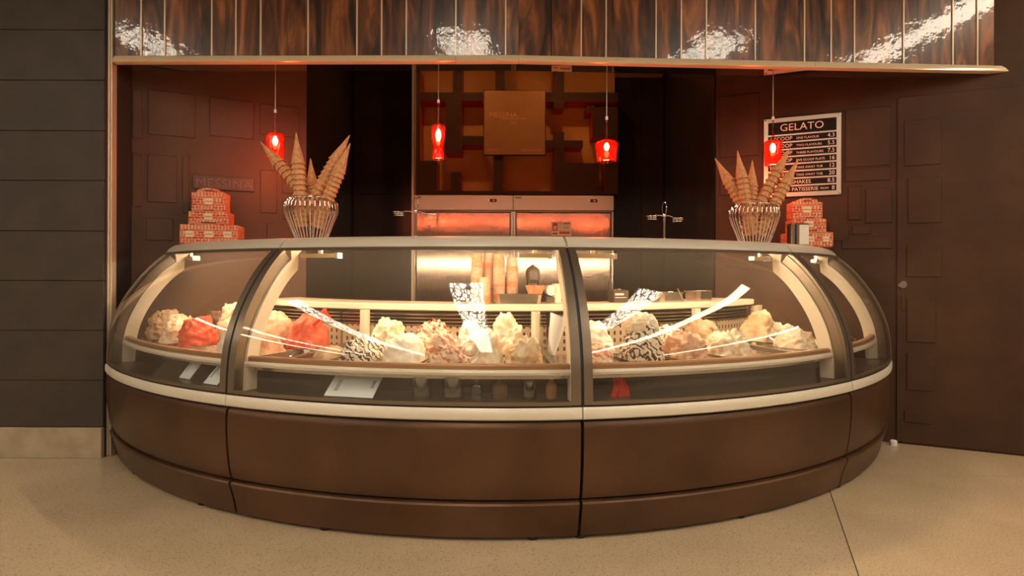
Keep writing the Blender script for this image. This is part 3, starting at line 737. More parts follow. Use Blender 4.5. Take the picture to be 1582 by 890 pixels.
# copper sign
sd = 5.385
xa, _, zt = at(748, 140, sd); xb, _, zb2 = at(842, 239, sd)
sg = thing('copper_sign', 'square copper sign plate hanging on the lattice wall', 'sign', ((xa+xb)/2*S, sd*S, (zb2+1)*S))
wS, hS = (xb-xa)*S, (zt-zb2)*S
b = MB(); b.bbox(-wS/2, wS/2, 0, 0.015, 0, hS, 0.003); b.build('plate', M['sign'], sg)
b = MB(); b.box(-wS/2-0.008, wS/2+0.008, 0.008, 0.03, -0.008, hS+0.008); b.build('backing_frame', M['lat'], sg)
for x in (-.6, .6):
    b = MB(); b.tube([(x*wS/2, 0.03, hS*.5), (x*wS/2, 0.235*S, hS*.5)], 0.01, 8); b.build('standoff', M['steel'], sg)
def sgtxt(s_, size, fx, fz, al='LEFT', sx=1.0):
    link('lettering', text_mesh(s_, size, 0.0015, M['signtxt'], al, sx), sg, (-wS/2+fx*wS, -0.001, fz*hS))
sgtxt('MESSINA', 0.079, 0.08, 0.585, sx=0.98); sgtxt('2002', 0.042, 0.42, 0.475)
sgtxt('GELATO', 0.033, 0.05, 0.055); sgtxt('ARTIGIANALE', 0.033, 0.93, 0.055, 'RIGHT')
b = MB(); b.box(-wS*.22, wS*.20, -0.002, 0.001, hS*.555, hS*.565); b.build('rule', M['signtxt'], sg)

# menu board on the right wall
a_, zt = on_wall(1180, 186, CR, AR); c_, zb2 = on_wall(1299, 301, CR, AR)
wM, hM = (c_-a_)*S, (zt-zb2)*S
mb_ = thing('menu_board', 'black and steel gelato price board on the right wall', 'menu board',
            (CR[0]*S+(a_+c_)/2*S*math.cos(AR)+0.02*math.sin(AR), CR[1]*S+(a_+c_)/2*S*math.sin(AR)-0.02*math.cos(AR), (zb2+1)*S), AR)
b = MB(); b.bbox(-wM/2, wM/2, -0.004, 0.008, 0, hM, 0.002); b.build('plate', M['menusteel'], mb_)
for (x, z) in ((-.475,.975),(.475,.975),(-.475,.025),(.475,.025)):
    b = MB(); b.lathe([(0.008,0),(0.008,0.004),(0.004,0.007),(0,0.007)], 10, cap1=False); o = b.build('bolt', M['chrome'], mb_, 40, (x*wM, -0.004, z*hM)); o.rotation_euler = (PI/2,0,0)
def strip(f0, f1, left=None, mid=None, right=None, big=False, title=None):
    b = MB(); b.box(-wM*.44, wM*.44, -0.0065, -0.004, f0*hM, f1*hM); rw = b.build('row', M['menublack'], mb_)
    h = (f1-f0)*hM; z = f0*hM + h*0.20
    def tx(s_, size, x, al, sx=1.0, zz=0): link('lettering', text_mesh(s_, size, 0.0006, M['menutxt'], al, sx), rw, (x, -0.0072, z+zz))
    if title: tx(title, h*0.82, 0.0, 'CENTER', 1.02, h*.06)
    if left: tx(left, h*(.86 if big else .88), -wM*.42, 'LEFT', 1.0)
    if mid: tx(mid, h*.52, (-wM*.07 if not big else wM*.33), 'LEFT' if not big else 'RIGHT', 1.0 , h*.06)
    if right: tx(right, h*.92, wM*.42, 'RIGHT')
rowsM = [('1 SCOOP','ONE FLAVOUR','4.3'),('2 SCOOP','TWO FLAVOURS','5.5'),('3 SCOOP','THREE FLAVOURS','7.5'),('5 SCOOP','FIVE SCOOP PLATE','16'),
         ('500 ML','TAKE AWAY TUB','12'),('1 LITRE','TAKE AWAY TUB','20')]
strip(.790, .945, title='GELATO')
f1 = .770
for l, m_, r_ in rowsM:
    strip(f1-.072, f1, l, m_, r_); f1 -= .092
strip(f1-.072, f1, 'GELATO SHAKES', None, '8.5', True); f1 -= .092
strip(f1-.072, f1, 'GELATO PATISSERIE', None, '8', True)
b_row = [o for o in mb_.children if o.name.startswith('row')][-1]
link('lettering', text_mesh('FROM', 0.020, 0.0006, M['menutxt'], 'RIGHT'), b_row, (wM*.345, -0.0072, (f1-.072)*hM+0.012))

# downlights added to brighten lattice and fridges, hidden from the front by the header
def fill_downlight(x, d, label):
    t = thing('fill_downlight', label, 'lamp', V(x, d, TOP), 0, 'added unseen fill lamps of the niche')
    b = MB(); b.lathe([(0.075,0.0),(0.075,-0.012),(0.055,-0.012),(0.050,0.0)], 24, cap0=False, cap1=False); b.build('ring', M['chrome'], t, 40)
    b = MB(); b.lathe([(0.0,-0.004),(0.048,-0.004),(0.048,-0.001),(0.0,-0.001)], 20, cap0=False, cap1=False); b.build('lens', M['fill_lens'], t)
M['fill_lens'] = emit('fill_downlight_lens', (1.0,0.55,0.22), 460.0)
fill_downlight(-0.45, 4.75, 'left added fill lamp above the fridges, unseen')
fill_downlight(0.45, 4.75, 'right added fill lamp above the fridges, unseen')

# ================================================================== PENDANTS
def pendant(px, ytop_stem, ysh0, ysh1, w0, w1, d, label, shape):
    x, _, zc = at(px, ysh1, d)
    t = thing('pendant_lamp', label, 'lamp', V(x, d, zc), 0, 'red glass pendant lamps')
    k = d/F*S
    H = (ysh1-ysh0)*k; hs = (ysh0-ytop_stem)*k; r0, r1 = w0/2*k, w1/2*k
    ztop = (TOP-zc)*S
    b = MB(); b.tube([(0,0,H+hs),(0.002,0,ztop)], 0.0032, 6); b.build('cord', M['cord'], t)
    b = MB(); b.lathe([(0.006,H+hs-0.006),(0.009,H+hs-0.004),(0.009,H+hs+0.014),(0.005,H+hs+0.018)], 12); b.build('ferrule', M['white'], t, 40)
    b = MB(); b.lathe([(0.0085,H-0.01),(0.0075,H+hs*.5),(0.0065,H+hs-0.004)], 12); b.build('glass_stem', M['redglass'], t, 40)
    outer = [(0.010,H)] + [(r0*math.sin(a)*0.9+r0*.1, H - r0*0.45*(1-math.cos(a))) for a in (0.5,0.9,1.25,1.5708)]
    if shape == 'bottle': outer += [(r0*1.0,H*.66),(r0*.96,H*.58),(r1*1.02,H*.46),(r1,H*.05),(r1*1.03,0)]
    else: outer += [((r0+(r1-r0)*f),H*(1-f)*.86) for f in (.1,.4,.7,.95)] + [(r1,0)]
    inner = [(max(r-0.004,0.004), z+ (0.0 if i else -0.004)) for i, (r, z) in enumerate(outer)]
    b = MB(); b.lathe(outer+inner[::-1], 28, cap0=False, cap1=False); b.build('shade', M['redglass'], t, 40)
    b = MB(); b.lathe([(0.0,H*.50),(0.009,H*.52),(0.017,H*.62),(0.018,H*.72),(0.012,H*.80),(0.006,H*.86),(0.0,H*.87)], 14, cap0=False, cap1=False); b.build('bulb', M['bulb'], t, 60)
    b = MB(); b.lathe([(0.0065,H*.86),(0.0065,H*.98)], 10); b.build('socket', M['chrome'], t)
    L = bpy.data.lights.new('pendant_glow', 'POINT'); L.energy = PEND; L.color = (1.0,0.17,0.06); L.shadow_soft_size = 0.02
    lo = bpy.data.objects.new('glow', L); C.objects.link(lo); lo.parent = t; lo.location = (0,0,-0.015)
PEND = 9.0
pendant(425, 173, 205, 245, 28, 25, 3.36, 'red glass pendant lamp above the left cone basket', 'cyl')
pendant(677, 158, 192, 246, 22, 17, 3.36, 'red bottle-shaped pendant lamp left of the copper sign', 'bottle')
pendant(937, 184, 216, 250, 37, 29, 3.36, 'wide short red pendant lamp right of the copper sign', 'cyl')
pendant(1194, 184, 216, 256, 27, 24, 3.36, 'red glass pendant lamp in front of the menu board', 'cyl')

# ================================================================== THINGS ON THE TOP SHELF
ZT = .1546
# --- take-away boxes
def gbox(w, d, h, label, loc, rz, nlab, handle=True):
    t = thing('takeaway_box', label, 'box', loc, rz)
    b = MB(); b.bbox(-w/2, w/2, -d/2, d/2, 0, h*.80, 0.004); b.build('carton', M['weave'], t)
    # arched folding top panels with hand slot
    for yy in (-d/2+0.004, d/2-0.004):
        n = 10; hw = w*.36; pts = []
        for i in range(n+1):
            a = PI*i/n; pts.append((-hw*math.cos(a), h*.80 + h*.20*math.sin(a)**0.8))
        b = MB(); k = len(b.v)
        b.v += [(x, yy-0.002, z) for x, z in pts] + [(x, yy+0.002, z) for x, z in pts]
        N = n+1
        for i in range(N):
            j = (i+1) % N; b.face([i, j, N+j, N+i])
        b.face(range(N-1,-1,-1)); b.face(range(N, 2*N))
        fl = b.build('handle_flap', M['weave'], t)
        if yy < 0 and handle:
            b = MB(); b.bbox(-w*.13, w*.13, yy-0.0034, yy-0.002, h*.855, h*.895, 0.0005); b.build('hand_slot', M['black'], fl)
    for i in range(nlab):
        x = w*((i+.5)/nlab-.5); lw_ = min(w/nlab*.42, 0.05)
        b = MB(); b.box(x-lw_/2, x+lw_/2, -d/2-0.0012, -d/2+0.001, h*.30, h*.30+lw_*.82); lb = b.build('label', M['boxlabel'], t)
        link('lettering', text_mesh('MESSINA', lw_*.22, 0.0003, M['menublack'], 'CENTER'), lb, (x, -d/2-0.0016, h*.30+lw_*.33))
    return t
M['boxlabel'] = mat('cream_label', (0.82,0.66,0.45), 0.6)
def stack_boxes(px, widths, labels, scale, r=2.19, turn=0.0):
    th, d = on_ring(px, r); k = d/F*S
    z = ZT+0.0; zz = (z+1)*S
    for (wpx, hpx, n, dx), lab, dep_ in zip(widths, labels, (46, 36, 27)):
        p = ring_loc(r, th, 0) + Vector((dx*k, 0, 0)); p.z = zz
        h = hpx*k
        gbox(wpx*k, dep_*k, h, lab, p, turn, n)
        zz += h*.80+0.0015
stack_boxes(326, [(80,38,3,3),(56,25,1,1),(48,36,1,0)],
   ['wide red and cream box at the bottom of the left stack', 'middle red and cream box of the left stack', 'small red and cream box on top of the left stack'], 1, turn=0.22)
stack_boxes(1244, r=2.27, turn=-0.15, scale=1, widths= [(62,28,3,1),(48,25,1,0),(44,32,1,-2)],
   labels=['wide red and cream box at the bottom of the right stack', 'middle red and cream box of the right stack', 'small red and cream box on top of the right stack'])
# --- napkin dispenser in front of the right boxes
th, d = on_ring(1238, 2.335); k = d/F*S
nd = thing('napkin_dispenser', 'steel and black napkin dispenser in front of the right boxes', 'napkin dispenser', ring_loc(2.325, th, ZT), -0.12)
w_, h_ = 27*k, 34*k; dep = 0.10
b = MB(); b.bbox(-w_/2, w_/2, -0.010, 0.052, 0, h_, 0.006); b.build('housing', M['chrome'], nd, 40)
b = MB(); b.box(-w_*.5-0.004, -w_*.5+0.002, -0.005, 0.047, 0, h_*.97); b.build('side_plate', M['black'], nd)
b = MB(); b.bbox(-w_*.05, w_*.47, -0.014, -0.0095, h_*.04, h_*.93, 0.002); b.build('napkin', M['napkin'], nd)
b = MB(); b.bbox(-w_*.28, -w_*.18, -0.013, -0.0095, h_*.03, h_*.95, 0.001); b.build('spring_rail', M['black'], nd)

# --- wire baskets full of nested waffle cones
def cone_mesh():
    n = 14; b = MB(); Hc = 0.135; R = 0.027
    prof = [(0.0015,Hc),(R*.48,Hc*.56),(R*.86,Hc*.24),(R*.95,Hc*.14),(R*1.0,Hc*.06),(R*1.15,Hc*.03),(R*1.15,0.0),(R*.95,0.0),(R*.90,Hc*.13),(R*.80,Hc*.24),(R*.42,Hc*.55),(0.001,Hc*.95)]
    b.lathe(prof, n, cap0=False, cap1=False)
    return b.mesh('waffle_cone', M['waffle'], 50)
CONE = cone_mesh()
def basket(px, wpx, hpx, r, stacks, lab, clab):
    th, d = on_ring(px, r); k = d/F*S
    base = ring_loc(r, th, ZT)
    t = thing('wire_basket', lab, 'basket', base)
    R = wpx/2*k; Hb = hpx*k
    prof = [(.56,0.0),(.63,.10),(.75,.28),(.90,.52),(.995,.72),(.97,.88),(.86,.97),(.74,1.0)]
    me = None
    b = MB(); b.tube([(R*a, 0, Hb*z+0.003) for a, z in prof], 0.0034, 6); me = b.mesh('rib', M['chrome'], 60)
    for i in range(34): link('rib', me, t, None, 2*PI*i/34)
    for a, z, rr in ((.56,0.003,.004),(.74,Hb+0.003,.0055)):
        b = MB(); b.tube([(R*a*math.cos(2*PI*i/40), R*a*math.sin(2*PI*i/40), z) for i in range(40)], rr, 8, closed=True); b.build('ring', M['chrome'], t, 60)
    b = MB(); b.lathe([(0.0,0.001),(R*.56,0.001),(R*.56,0.004),(0.0,0.004)], 24, cap0=False, cap1=False); b.build('base_plate', M['chrome'], t)
    yb_ = YH - (ZT/d)*F
    for (tipx, tipy, bx, by, dy, n, nm) in stacks:
        tip = Vector(((tipx-px)*k, dy*k, (yb_-tipy)*k)); bot = Vector(((bx-px)*k, dy*k*0.3, max((yb_-by)*k, 0.012)))
        ax = (tip-bot); Lx = ax.length; ax.normalize(); step = (Lx-0.135*CS)/max(n-1,1)
        q = Vector((0,0,1)).rotation_difference(ax)
        n = n+4; step = (Lx-0.135*CS)/max(n-1,1)
        for i in range(n):
            o = bpy.data.objects.new('waffle_cone', CONE); C.objects.link(o)
            o.location = base + bot + ax*step*i
            o.rotation_mode = 'QUATERNION'; o.rotation_quaternion = q
            sc_ = CS*random.uniform(.97, 1.03); o.scale = (sc_, sc_, CS)
            tag(o, '%s cone from the tip, %s, %s' % (ORD[n-1-i], nm, clab), 'cone', 'cones in the %s of %s' % (nm, clab))
    return t
CS = 1.25
ORD = ['first','second','third','fourth','fifth','sixth','seventh','eighth','ninth','tenth','eleventh','twelfth','thirteenth','fourteenth','fifteenth','sixteenth','seventeenth','eighteenth','nineteenth','twentieth']
basket(481, 80, 63, 2.19, [(397,218,497,336,10,9,'left-leaning stack'),(463,210,468,352,-17,9,'tallest upright stack'),(472,242,484,345,20,8,'stack behind the upright one'),(539,209,464,345,2,10,'outer right-leaning stack'),(544,225,490,352,-13,9,'lower right-leaning stack')],
   'chrome wire basket of cones on the left of the counter', 'the left basket')
basket(1165, 74, 60, 2.19, [(1106,242,1170,354,6,8,'leftmost stack'),(1134,234,1158,362,-12,8,'tall left upright stack'),(1166,244,1160,362,10,8,'middle upright stack'),(1220,228,1151,356,2,9,'long right-leaning stack'),(1227,247,1170,362,-12,8,'short right-leaning stack')],
   'chrome wire basket of cones on the right of the counter', 'the right basket')

# --- chrome cone stands with coil holders
def coil_stand(px, ytop, yarm, r, aL, aR, label):
    th, d = on_ring(px, r); k = d/F*S; base = ring_loc(r, th, ZT)
    t = thing('cone_stand', label, 'cone stand', base)
    yb_ = YH - (ZT/d)*F
    za = (yb_-yarm)*k; zt = (yb_-ytop)*k
    b = MB(); b.lathe([(0.0,0),(0.024,0),(0.024,0.004),(0.008,0.009),(0.0065,0.014)], 16, cap0=False); b.build('base', M['chrome'], t, 40)
    b = MB(); b.tube([(0,0,0.008),(0,0,za)], 0.0062, 10); b.build('stem', M['chrome'], t, 60)
    b = MB(); b.lathe([(0.009,za-0.006),(0.011,za),(0.009,za+0.008)], 12); b.build('hub', M['chrome'], t, 60)
    lh = (zt-za); pts = []
    for i in range(17):
        a = 2*PI*i/16; pts.append((0.012*math.sin(a)*(1 if a < PI else 1), 0, za+0.006+lh*.5*(1-math.cos(a))))
    b = MB(); b.tube(pts, 0.0022, 6); b.build('loop_handle', M['chrome'], t, 60)
    for s_, L, dz in ((-1, aL, -2), (1, aR, 4)):
        Lm = L*k*s_; e0 = Vector((Lm*.62, -0.01, za-dz*k*.5))
        b = MB(); b.tube([(0,0,za),(Lm*.3,-0.004,za+0.003),tuple(e0)], 0.0028, 6); arm = b.build('arm', M['chrome'], t, 60)
        pts = []
        for i in range(49):
            a = 2*PI*i/16; rr = 0.030*(1-.18*i/48)
            pts.append((e0.x + s_*rr + rr*math.cos(a+(PI if s_ > 0 else 0)), e0.y + rr*math.sin(a), e0.z - 0.026*i/48))
        b = MB(); b.tube(pts, 0.0022, 6); b.build('coil', M['chrome'], arm, 60)
coil_stand(642, 306, 328, 2.19, 28, 24, 'chrome cone stand in front of the left fridge edge')
coil_stand(1026, 313, 333, 2.19, 20, 20, 'chrome cone stand in front of the dark wall on the right')

# ================================================================== GELATO
PZ = DK+0.001
def pan(w, d, h, m):
    b = MB(); t_ = 0.003
    def loop(w_, d_, z, c): return [(-w_/2+c,-d_/2,z),(w_/2-c,-d_/2,z),(w_/2,-d_/2+c,z),(w_/2,d_/2-c,z),(w_/2-c,d_/2,z),(-w_/2+c,d_/2,z),(-w_/2,d_/2-c,z),(-w_/2,-d_/2+c,z)]
    L = [loop(w*.90,d*.92,0,.02), loop(w*.96,d*.97,h-0.004,.02), loop(w,d,h-0.003,.02), loop(w,d,h,.02), loop(w*.955,d*.965,h,.02), loop(w*.89,d*.91,0.003,.02)]
    for l in L: b.v += l
    for i in range(5):
        for k in range(8): b.face([8*i+k, 8*i+(k+1)%8, 8*i+8+(k+1)%8, 8*i+8+k])
    b.face(range(7,-1,-1)); b.face(range(40,48))
    return b.mesh('gelato_pan', m, 30)
PANW, PAND, PANH = 0.185, 0.25, 0.045
PAN = pan(PANW, PAND, PANH, M['steel'])

def mound(w, d, h, m, seed, peak=0.5, rough=1.0):
    b = MB(); nu, nv = 60, 28
    sv = Vector((seed*3.1, seed*1.7, seed*2.3))
    for j in range(nv+1):
        v = j/nv; a = v*PI/2
        for i in range(nu):
            t = 2*PI*i/nu
            ct, st = math.cos(t), math.sin(t)
            sq = 1/ (abs(ct)**3.2+abs(st)**3.2)**(1/3.2)
            rr = math.cos(a)**0.75
            x, y, z = ct*sq*rr*w/2*.93, st*sq*rr*d/2*.93, math.sin(a)**(0.85+.4*peak)*h
            p = Vector((x, y, z))
            n1 = noise.noise(p*11+sv); n2 = noise.noise(p*24+sv); n3 = noise.noise(p*55+sv)
            n4 = noise.noise(p*95-sv)
            k = 1 + rough*(.20*n1*math.sin(a+.25) + .17*n2 + .12*n3 + .05*n4)
            lift = rough*(.036*abs(noise.noise(p*22-sv)) + .016*n3 + .006*n4)*math.sin(a)
            b.v.append((x*k, y*k, max(z*(.93+.16*n1*rough)+lift, 0) if j else 0))
    for j in range(nv):
        for i in range(nu):
            l = (i+1) % nu; b.face([j*nu+i, j*nu+l, (j+1)*nu+l, (j+1)*nu+i])
    return b.mesh('gelato_mound', m, 70)

FR, RR = 2.44, 2.175
# px centre, top y, width px, row radius, flavour, label, peak, roughness
MO = [
 (282,489,64,FR,'pinkcream','big peach-cream gelato mound nearest the left end of the case',.3,1.0),
 (338,490,50,FR-.05,'red','red sorbet mound left of the first glass joint',.4,1.0),
 (262,480,52,RR+.05,'brown','dull brown gelato mound at the far left back',.3,1.2),
 (316,482,42,RR,'choc','dark chocolate gelato mound behind the red sorbet at the left end',.3,1.0),
 (372,497,44,FR,'white','pale milk gelato mound right behind the first glass joint',.3,.7),
 (358,468,46,RR-.03,'pinkcream','peach gelato mound at the back left of the first glass joint',.3,1.2),
 (427,480,58,RR+.08,'pinkcream','peach-cream gelato mound with smooth dome beside the red sorbet block',.3,.6),
 (477,484,62,RR+.10,'red','large red sorbet block beside the left clear divider',.3,.7),
 (430,526,56,FR,'pinkbrown','low pinkish gelato heap in front of the peach dome',.2,.8),
 (492,534,42,FR,'brown','flat tan gelato in a pan in front of the red sorbet block',.1,.3),
 (541,521,70,FR,'strac','gelato mound covered in dark chocolate drizzle left of the white one',.3,.9),
 (600,494,60,RR,'nut','nut-speckled cream gelato mound behind the smooth white one',.3,1.0),
 (618,514,70,FR,'white','smooth bright white gelato mound in the front row',.3,.5),
 (676,496,66,RR,'redstripe','tall cream gelato mound topped with red berry pieces',.3,1.0),
 (697,515,62,FR,'redstripe','red-striped gelato mound in the front row',.2,1.1),
 (772,487,60,RR,'cream','tall pale cream gelato mound behind the sample cup',.4,1.0),
 (745,508,54,FR-.03,'cream','cream gelato mound below the wide speckled reflection',.3,.8),
 (803,519,62,FR,'caramel','cream and caramel gelato mound nearest the middle joint',.2,1.2),
 (733,494,44,RR-.02,'white','white gelato mound between the berry-topped and the tall cream one',.3,.8),
 (928,498,58,RR+.15,'white','broad white gelato mound right of the middle joint',.3,.7),
 (922,534,50,FR,'redstripe','low red-rippled gelato in front of the broad white mound',.1,.8),
 (990,490,72,FR-.02,'net','cream-topped gelato mound netted with chocolate lines',.4,.7),
 (1050,501,52,RR+.05,'strac','chocolate-netted gelato mound in the back row',.3,.8),
 (1062,516,66,FR,'pinkbrown','pink and brown gelato mound in the front row',.3,1.1),
 (1132,511,68,FR,'nut','rough nutty cream gelato mound near the right divider',.3,1.2),
 (1098,495,50,RR,'brown','tan gelato mound behind the pink and brown one',.3,1.0),
 (1192,483,72,RR+.06,'caramel','wide pale caramel gelato mound beyond the right divider',.3,1.0),
 (1220,505,60,FR-.02,'cream','cream gelato mound beside the right glass joint',.3,1.1),
 (1262,500,44,FR-.08,'caramel','caramel gelato mound just left of the right glass joint',.3,1.0),
 (1289,497,44,FR+.01,'choc','dark chocolate gelato mound behind the right end pane',.3,1.0),
]
# bearing of each pan on the deck (front row, rear row)
FRONT = {0:-.725,1:-.638,2:-.822,4:-.502,8:-.432,9:-.288,10:-.224,12:-.149,14:-.074,16:-.010,17:.053,20:.178,21:.258,23:.345,24:.437,27:.639,29:.856}
REAR = {3:-.800,5:-.700,6:-.530,7:-.425,11:-.225,13:-.128,18:-.048,15:.024,19:.212,22:.390,25:.485,26:.700,28:.815}
for i, (px, yt, wp, r, fl, lab, pk, rg) in enumerate(MO):
    r, th = (2.440, FRONT[i]) if i in FRONT else (2.190, REAR[i])
    d = Z0 - r*math.cos(th); k = d/F*S
    loc = ring_loc(r, th, PZ)
    zt_ = (YH - yt)/F*d
    h = max((zt_ - PZ)*S, 0.06)
    wm = min(wp*k, 0.215)
    sxp = wm/PANW
    p = link('gelato_pan', PAN, None, loc, th); p.scale = (sxp, .98, 1)
    tag(p, ' '.join(('steel pan of the ' + lab).split()[:16]), 'pan', 'steel gelato pans')
    dm = PAND*.95
    me = mound(wm*.95, dm*.93, h-0.006, G[fl], i*1.37+2, pk, rg)
    o = link('gelato_mound', me, None, loc+Vector((0,0,0.006)), th)
    tag(o, lab, 'gelato', 'gelato mounds in the case')
    if 'topped with red berry' in lab:
        for q in range(14):
            a = random.uniform(0, 2*PI); rr_ = random.uniform(0, .07)
            b = MB(); c_ = random.uniform(.006, .011); b.bbox(-c_, c_, -c_*.8, c_*.8, -c_*.6, c_*.6, c_*.3)
            z_ = h*(1.0-(rr_/.12)**2*.6)
            bo = b.build('berry_piece', M['berry'] if 'berry' in M else M.setdefault('berry', mat('red_berry', (0.62,0.05,0.02), 0.4)), o, None, (rr_*math.cos(a), rr_*math.sin(a)*.9-.015, z_))
            bo.rotation_euler = (random.random(), random.random(), random.random()*3)
    if fl == 'net':
        # cream cap on the chocolate netted mound
        me = mound(wm*.80, dm*.7, h*.35, G['cream'], 40, .2, .6)
        link('cream_cap', me, o, (0, .02, h*.72))

# serving scoops and the sample cup
def spade(px, yt, r, col, label, lean, L=0.24):
    th, d = on_ring(px, r); k = d/F*S
    loc = ring_loc(r, th, 0); loc.z = ((YH-yt)/F*d+1)*S
    t = thing('gelato_spade', label, 'spatula', loc, th)
    t.rotation_euler = (lean[0], lean[1], th)
    b = MB(); b.tube([(0,0,0),(0,0,L*.2),(0,0,L*.55)], [.010,.009,.007], 8); b.build('handle', col, t, 60)
    b = MB(); n = 10; pr = []
    for j in range(9):
        v = j/8; wv = (.018+.018*math.sin(min(v*2.2,1.57)))*(1 if v < .85 else 1-(v-.85)*2.2)
        for i_ in range(n+1):
            u_ = i_/n*2-1; b.v.append((u_*wv, -.010*(1-u_*u_), L*.50+v*L*.5)); 
    for j in range(8):
        for i_ in range(n):
            q = j*(n+1)+i_; b.face([q, q+1, q+n+2, q+n+1])
    nb_ = len(b.v)
    b.v += [(x, y+.0025, z) for x, y, z in list(b.v)]
    b.f += [tuple(nb_+q for q in f)[::-1] for f in list(b.f)]; b.m += list(b.m)
    b.build('blade', col, t, 60)
    return t
# white rolled scoop standing beside the middle joint
th, d = on_ring(852, 2.2); k = d/F*S
wsc = thing('ice_scoop', 'white curved plastic scoop standing beside the middle joint', 'scoop', ring_loc(2.2, th, PZ), th)
b = MB(); n = 12; rows_ = 10
for j in range(rows_+1):
    v = j/rows_
    for i_ in range(n+1):
        a = (i_/n-.5)*PI*1.1; R_ = .022+.026*v
        b.v.append((R_*math.sin(a)+.045*v, -R_*math.cos(a), .03+.20*v+.02*v*abs(math.sin(a))))
for j in range(rows_):
    for i_ in range(n): q = j*(n+1)+i_; b.face([q, q+1, q+n+2, q+n+1])
nb_ = len(b.v); b.v += [(x*.97, y*.93+.001, z) for x, y, z in list(b.v)]; b.f += [tuple(nb_+q for q in f)[::-1] for f in list(b.f)]; b.m += list(b.m)
b.build('scoop_blade', M['white'], wsc, 60)
b = MB(); b.tube([(-.002,-.004,0),(0,-.006,.04)], .014, 10); b.build('scoop_handle', M['jarbrown'], wsc, 60)
# clear sample cup
th, d = on_ring(727, 2.545)
sc_ = thing('sample_cup', 'small clear plastic cup lying among the front gelato mounds', 'cup', ring_loc(2.535, th, -.345), th)
b = MB(); b.lathe([(.022,0),(.036,.055),(.038,.058),(.034,.055),(.020,.003)], 24, cap0=False); o = b.build('cup_wall', M['acrylic'], sc_, 40); o.rotation_euler = (math.radians(75), 0, 0); o.location = (0, .03, .040)
b = MB(); b.tube([(.0375*math.cos(2*PI*i/30), .0375*math.sin(2*PI*i/30), .057) for i in range(30)], .0022, 6, closed=True); o2 = b.build('rim', M['white'], sc_, 60); o2.rotation_euler = o.rotation_euler; o2.location = o.location
# red sorbet spoon
spade(484, 503, RR+.08, M['red'], 'red plastic spade stuck in the red sorbet block', (-0.2, 0.9), .11)

# ================================================================== LOWER SHELF ITEMS STANDING IN FOR REFLECTIONS
LZ = -.488
def lower(px, r): 
    th, d = on_ring(px, r); return th, d, d/F*S, ring_loc(r, th, LZ+.001)
def card(px, w, h, label, r=2.60, lean=-.95, prints=True):  # cards put where the lower glass mirrors pale mall surfaces
    th, d, k, loc = lower(px, r)
    t = thing('reflection_card', label, 'card', loc, th)
    b = MB(); b.box(-w*k/2, w*k/2, 0, .0025, 0, h*k)
    o = b.build('sheet', M['paper'], t); o.rotation_euler = (lean, 0, 0); o.location.z = .003
    if prints:
        b = MB(); b.box(-w*k*.36, -w*k*.28, -.0008, .0, h*k*.25, h*k*.8); b.box(w*k*.36, w*k*.42, -.0008, 0, h*k*.45, h*k*.8); o2 = b.build('print', M['cardprint'], o)
    return t
M['cardprint'] = mat('grey_print', (0.40,0.45,0.45), 0.7)
card(538, 82, 44, 'wide white card standing in for a reflection in the lower glass left of centre')
card(542, 68, 40, 'shorter white card standing in for a reflection, tucked behind the wide one', 2.545, -.75, True)
card(325, 34, 46, 'white card standing in for a reflection in the lower left glass', 2.60, -.8)
card(285, 30, 44, 'grey-white card standing in for a reflection at the lower left', 2.58, -.7)
M['liquor'] = mat('amber_filling', (0.30,0.20,0.12), 0.2)
def reflection_tumbler(px, w, h, label):  # tumblers added in place of glassy mall reflections
    th, d, k, loc = lower(px, 2.55); R = w*k/2
    t = thing('reflection_tumbler', label, 'glass', loc, th)
    b = MB(); b.lathe([(0,0),(R*.86,0),(R,h*k),(R*.94,h*k),(R*.80,.010),(0,.010)], 24, cap0=False, cap1=False); b.build('vessel', M['tumbler'], t, 40)
    b = MB(); b.lathe([(0,.011),(R*.70,.011),(R*.72,h*k*.45),(0,h*k*.45)], 20, cap0=False, cap1=False); b.build('filling', M['liquor'], t, 40)
reflection_tumbler(652, 32, 33, 'left wide tumbler standing in for a reflection in the lower glass')
reflection_tumbler(701, 36, 34, 'right wide tumbler standing in for a reflection in the lower glass')
def bottle(px, w, h, label, m, capm):  # bottles added in place of glinting mall reflections
    th, d, k, loc = lower(px, 2.55); R = w*k/2; h = h*k
    t = thing('reflection_bottle', label, 'bottle', loc, th)
    b = MB(); b.lathe([(0,0),(R*.95,0),(R,h*.05),(R,h*.55),(R*.8,h*.66),(R*.42,h*.74),(R*.42,h*.9),(0,h*.9)], 20, cap0=False, cap1=False); b.build('body', m, t, 40)
    b = MB(); b.lathe([(0,h*.88),(R*.5,h*.88),(R*.5,h),(R*.3,h*1.02),(0,h*1.02)], 16, cap0=False, cap1=False); b.build('cap', capm, t, 40)
bottle(737, 18, 35, 'small steel-capped bottle standing in for a reflection in the lower glass', M['tumbler'], M['chrome'])
bottle(773, 26, 36, 'squat brown bottle standing in for a reflection in the lower glass', mat('brown_glass', (0.10,0.05,0.03), 0.15), M['innerdark'])
reflection_tumbler(818, 26, 28, 'narrow tumbler standing in for a reflection right of the brown bottle')
bottle(852, 18, 34, 'amber bottle standing in for a reflection nearest the middle joint', mat('amber_glass', (0.35,0.17,0.07), 0.15), M['chrome'])
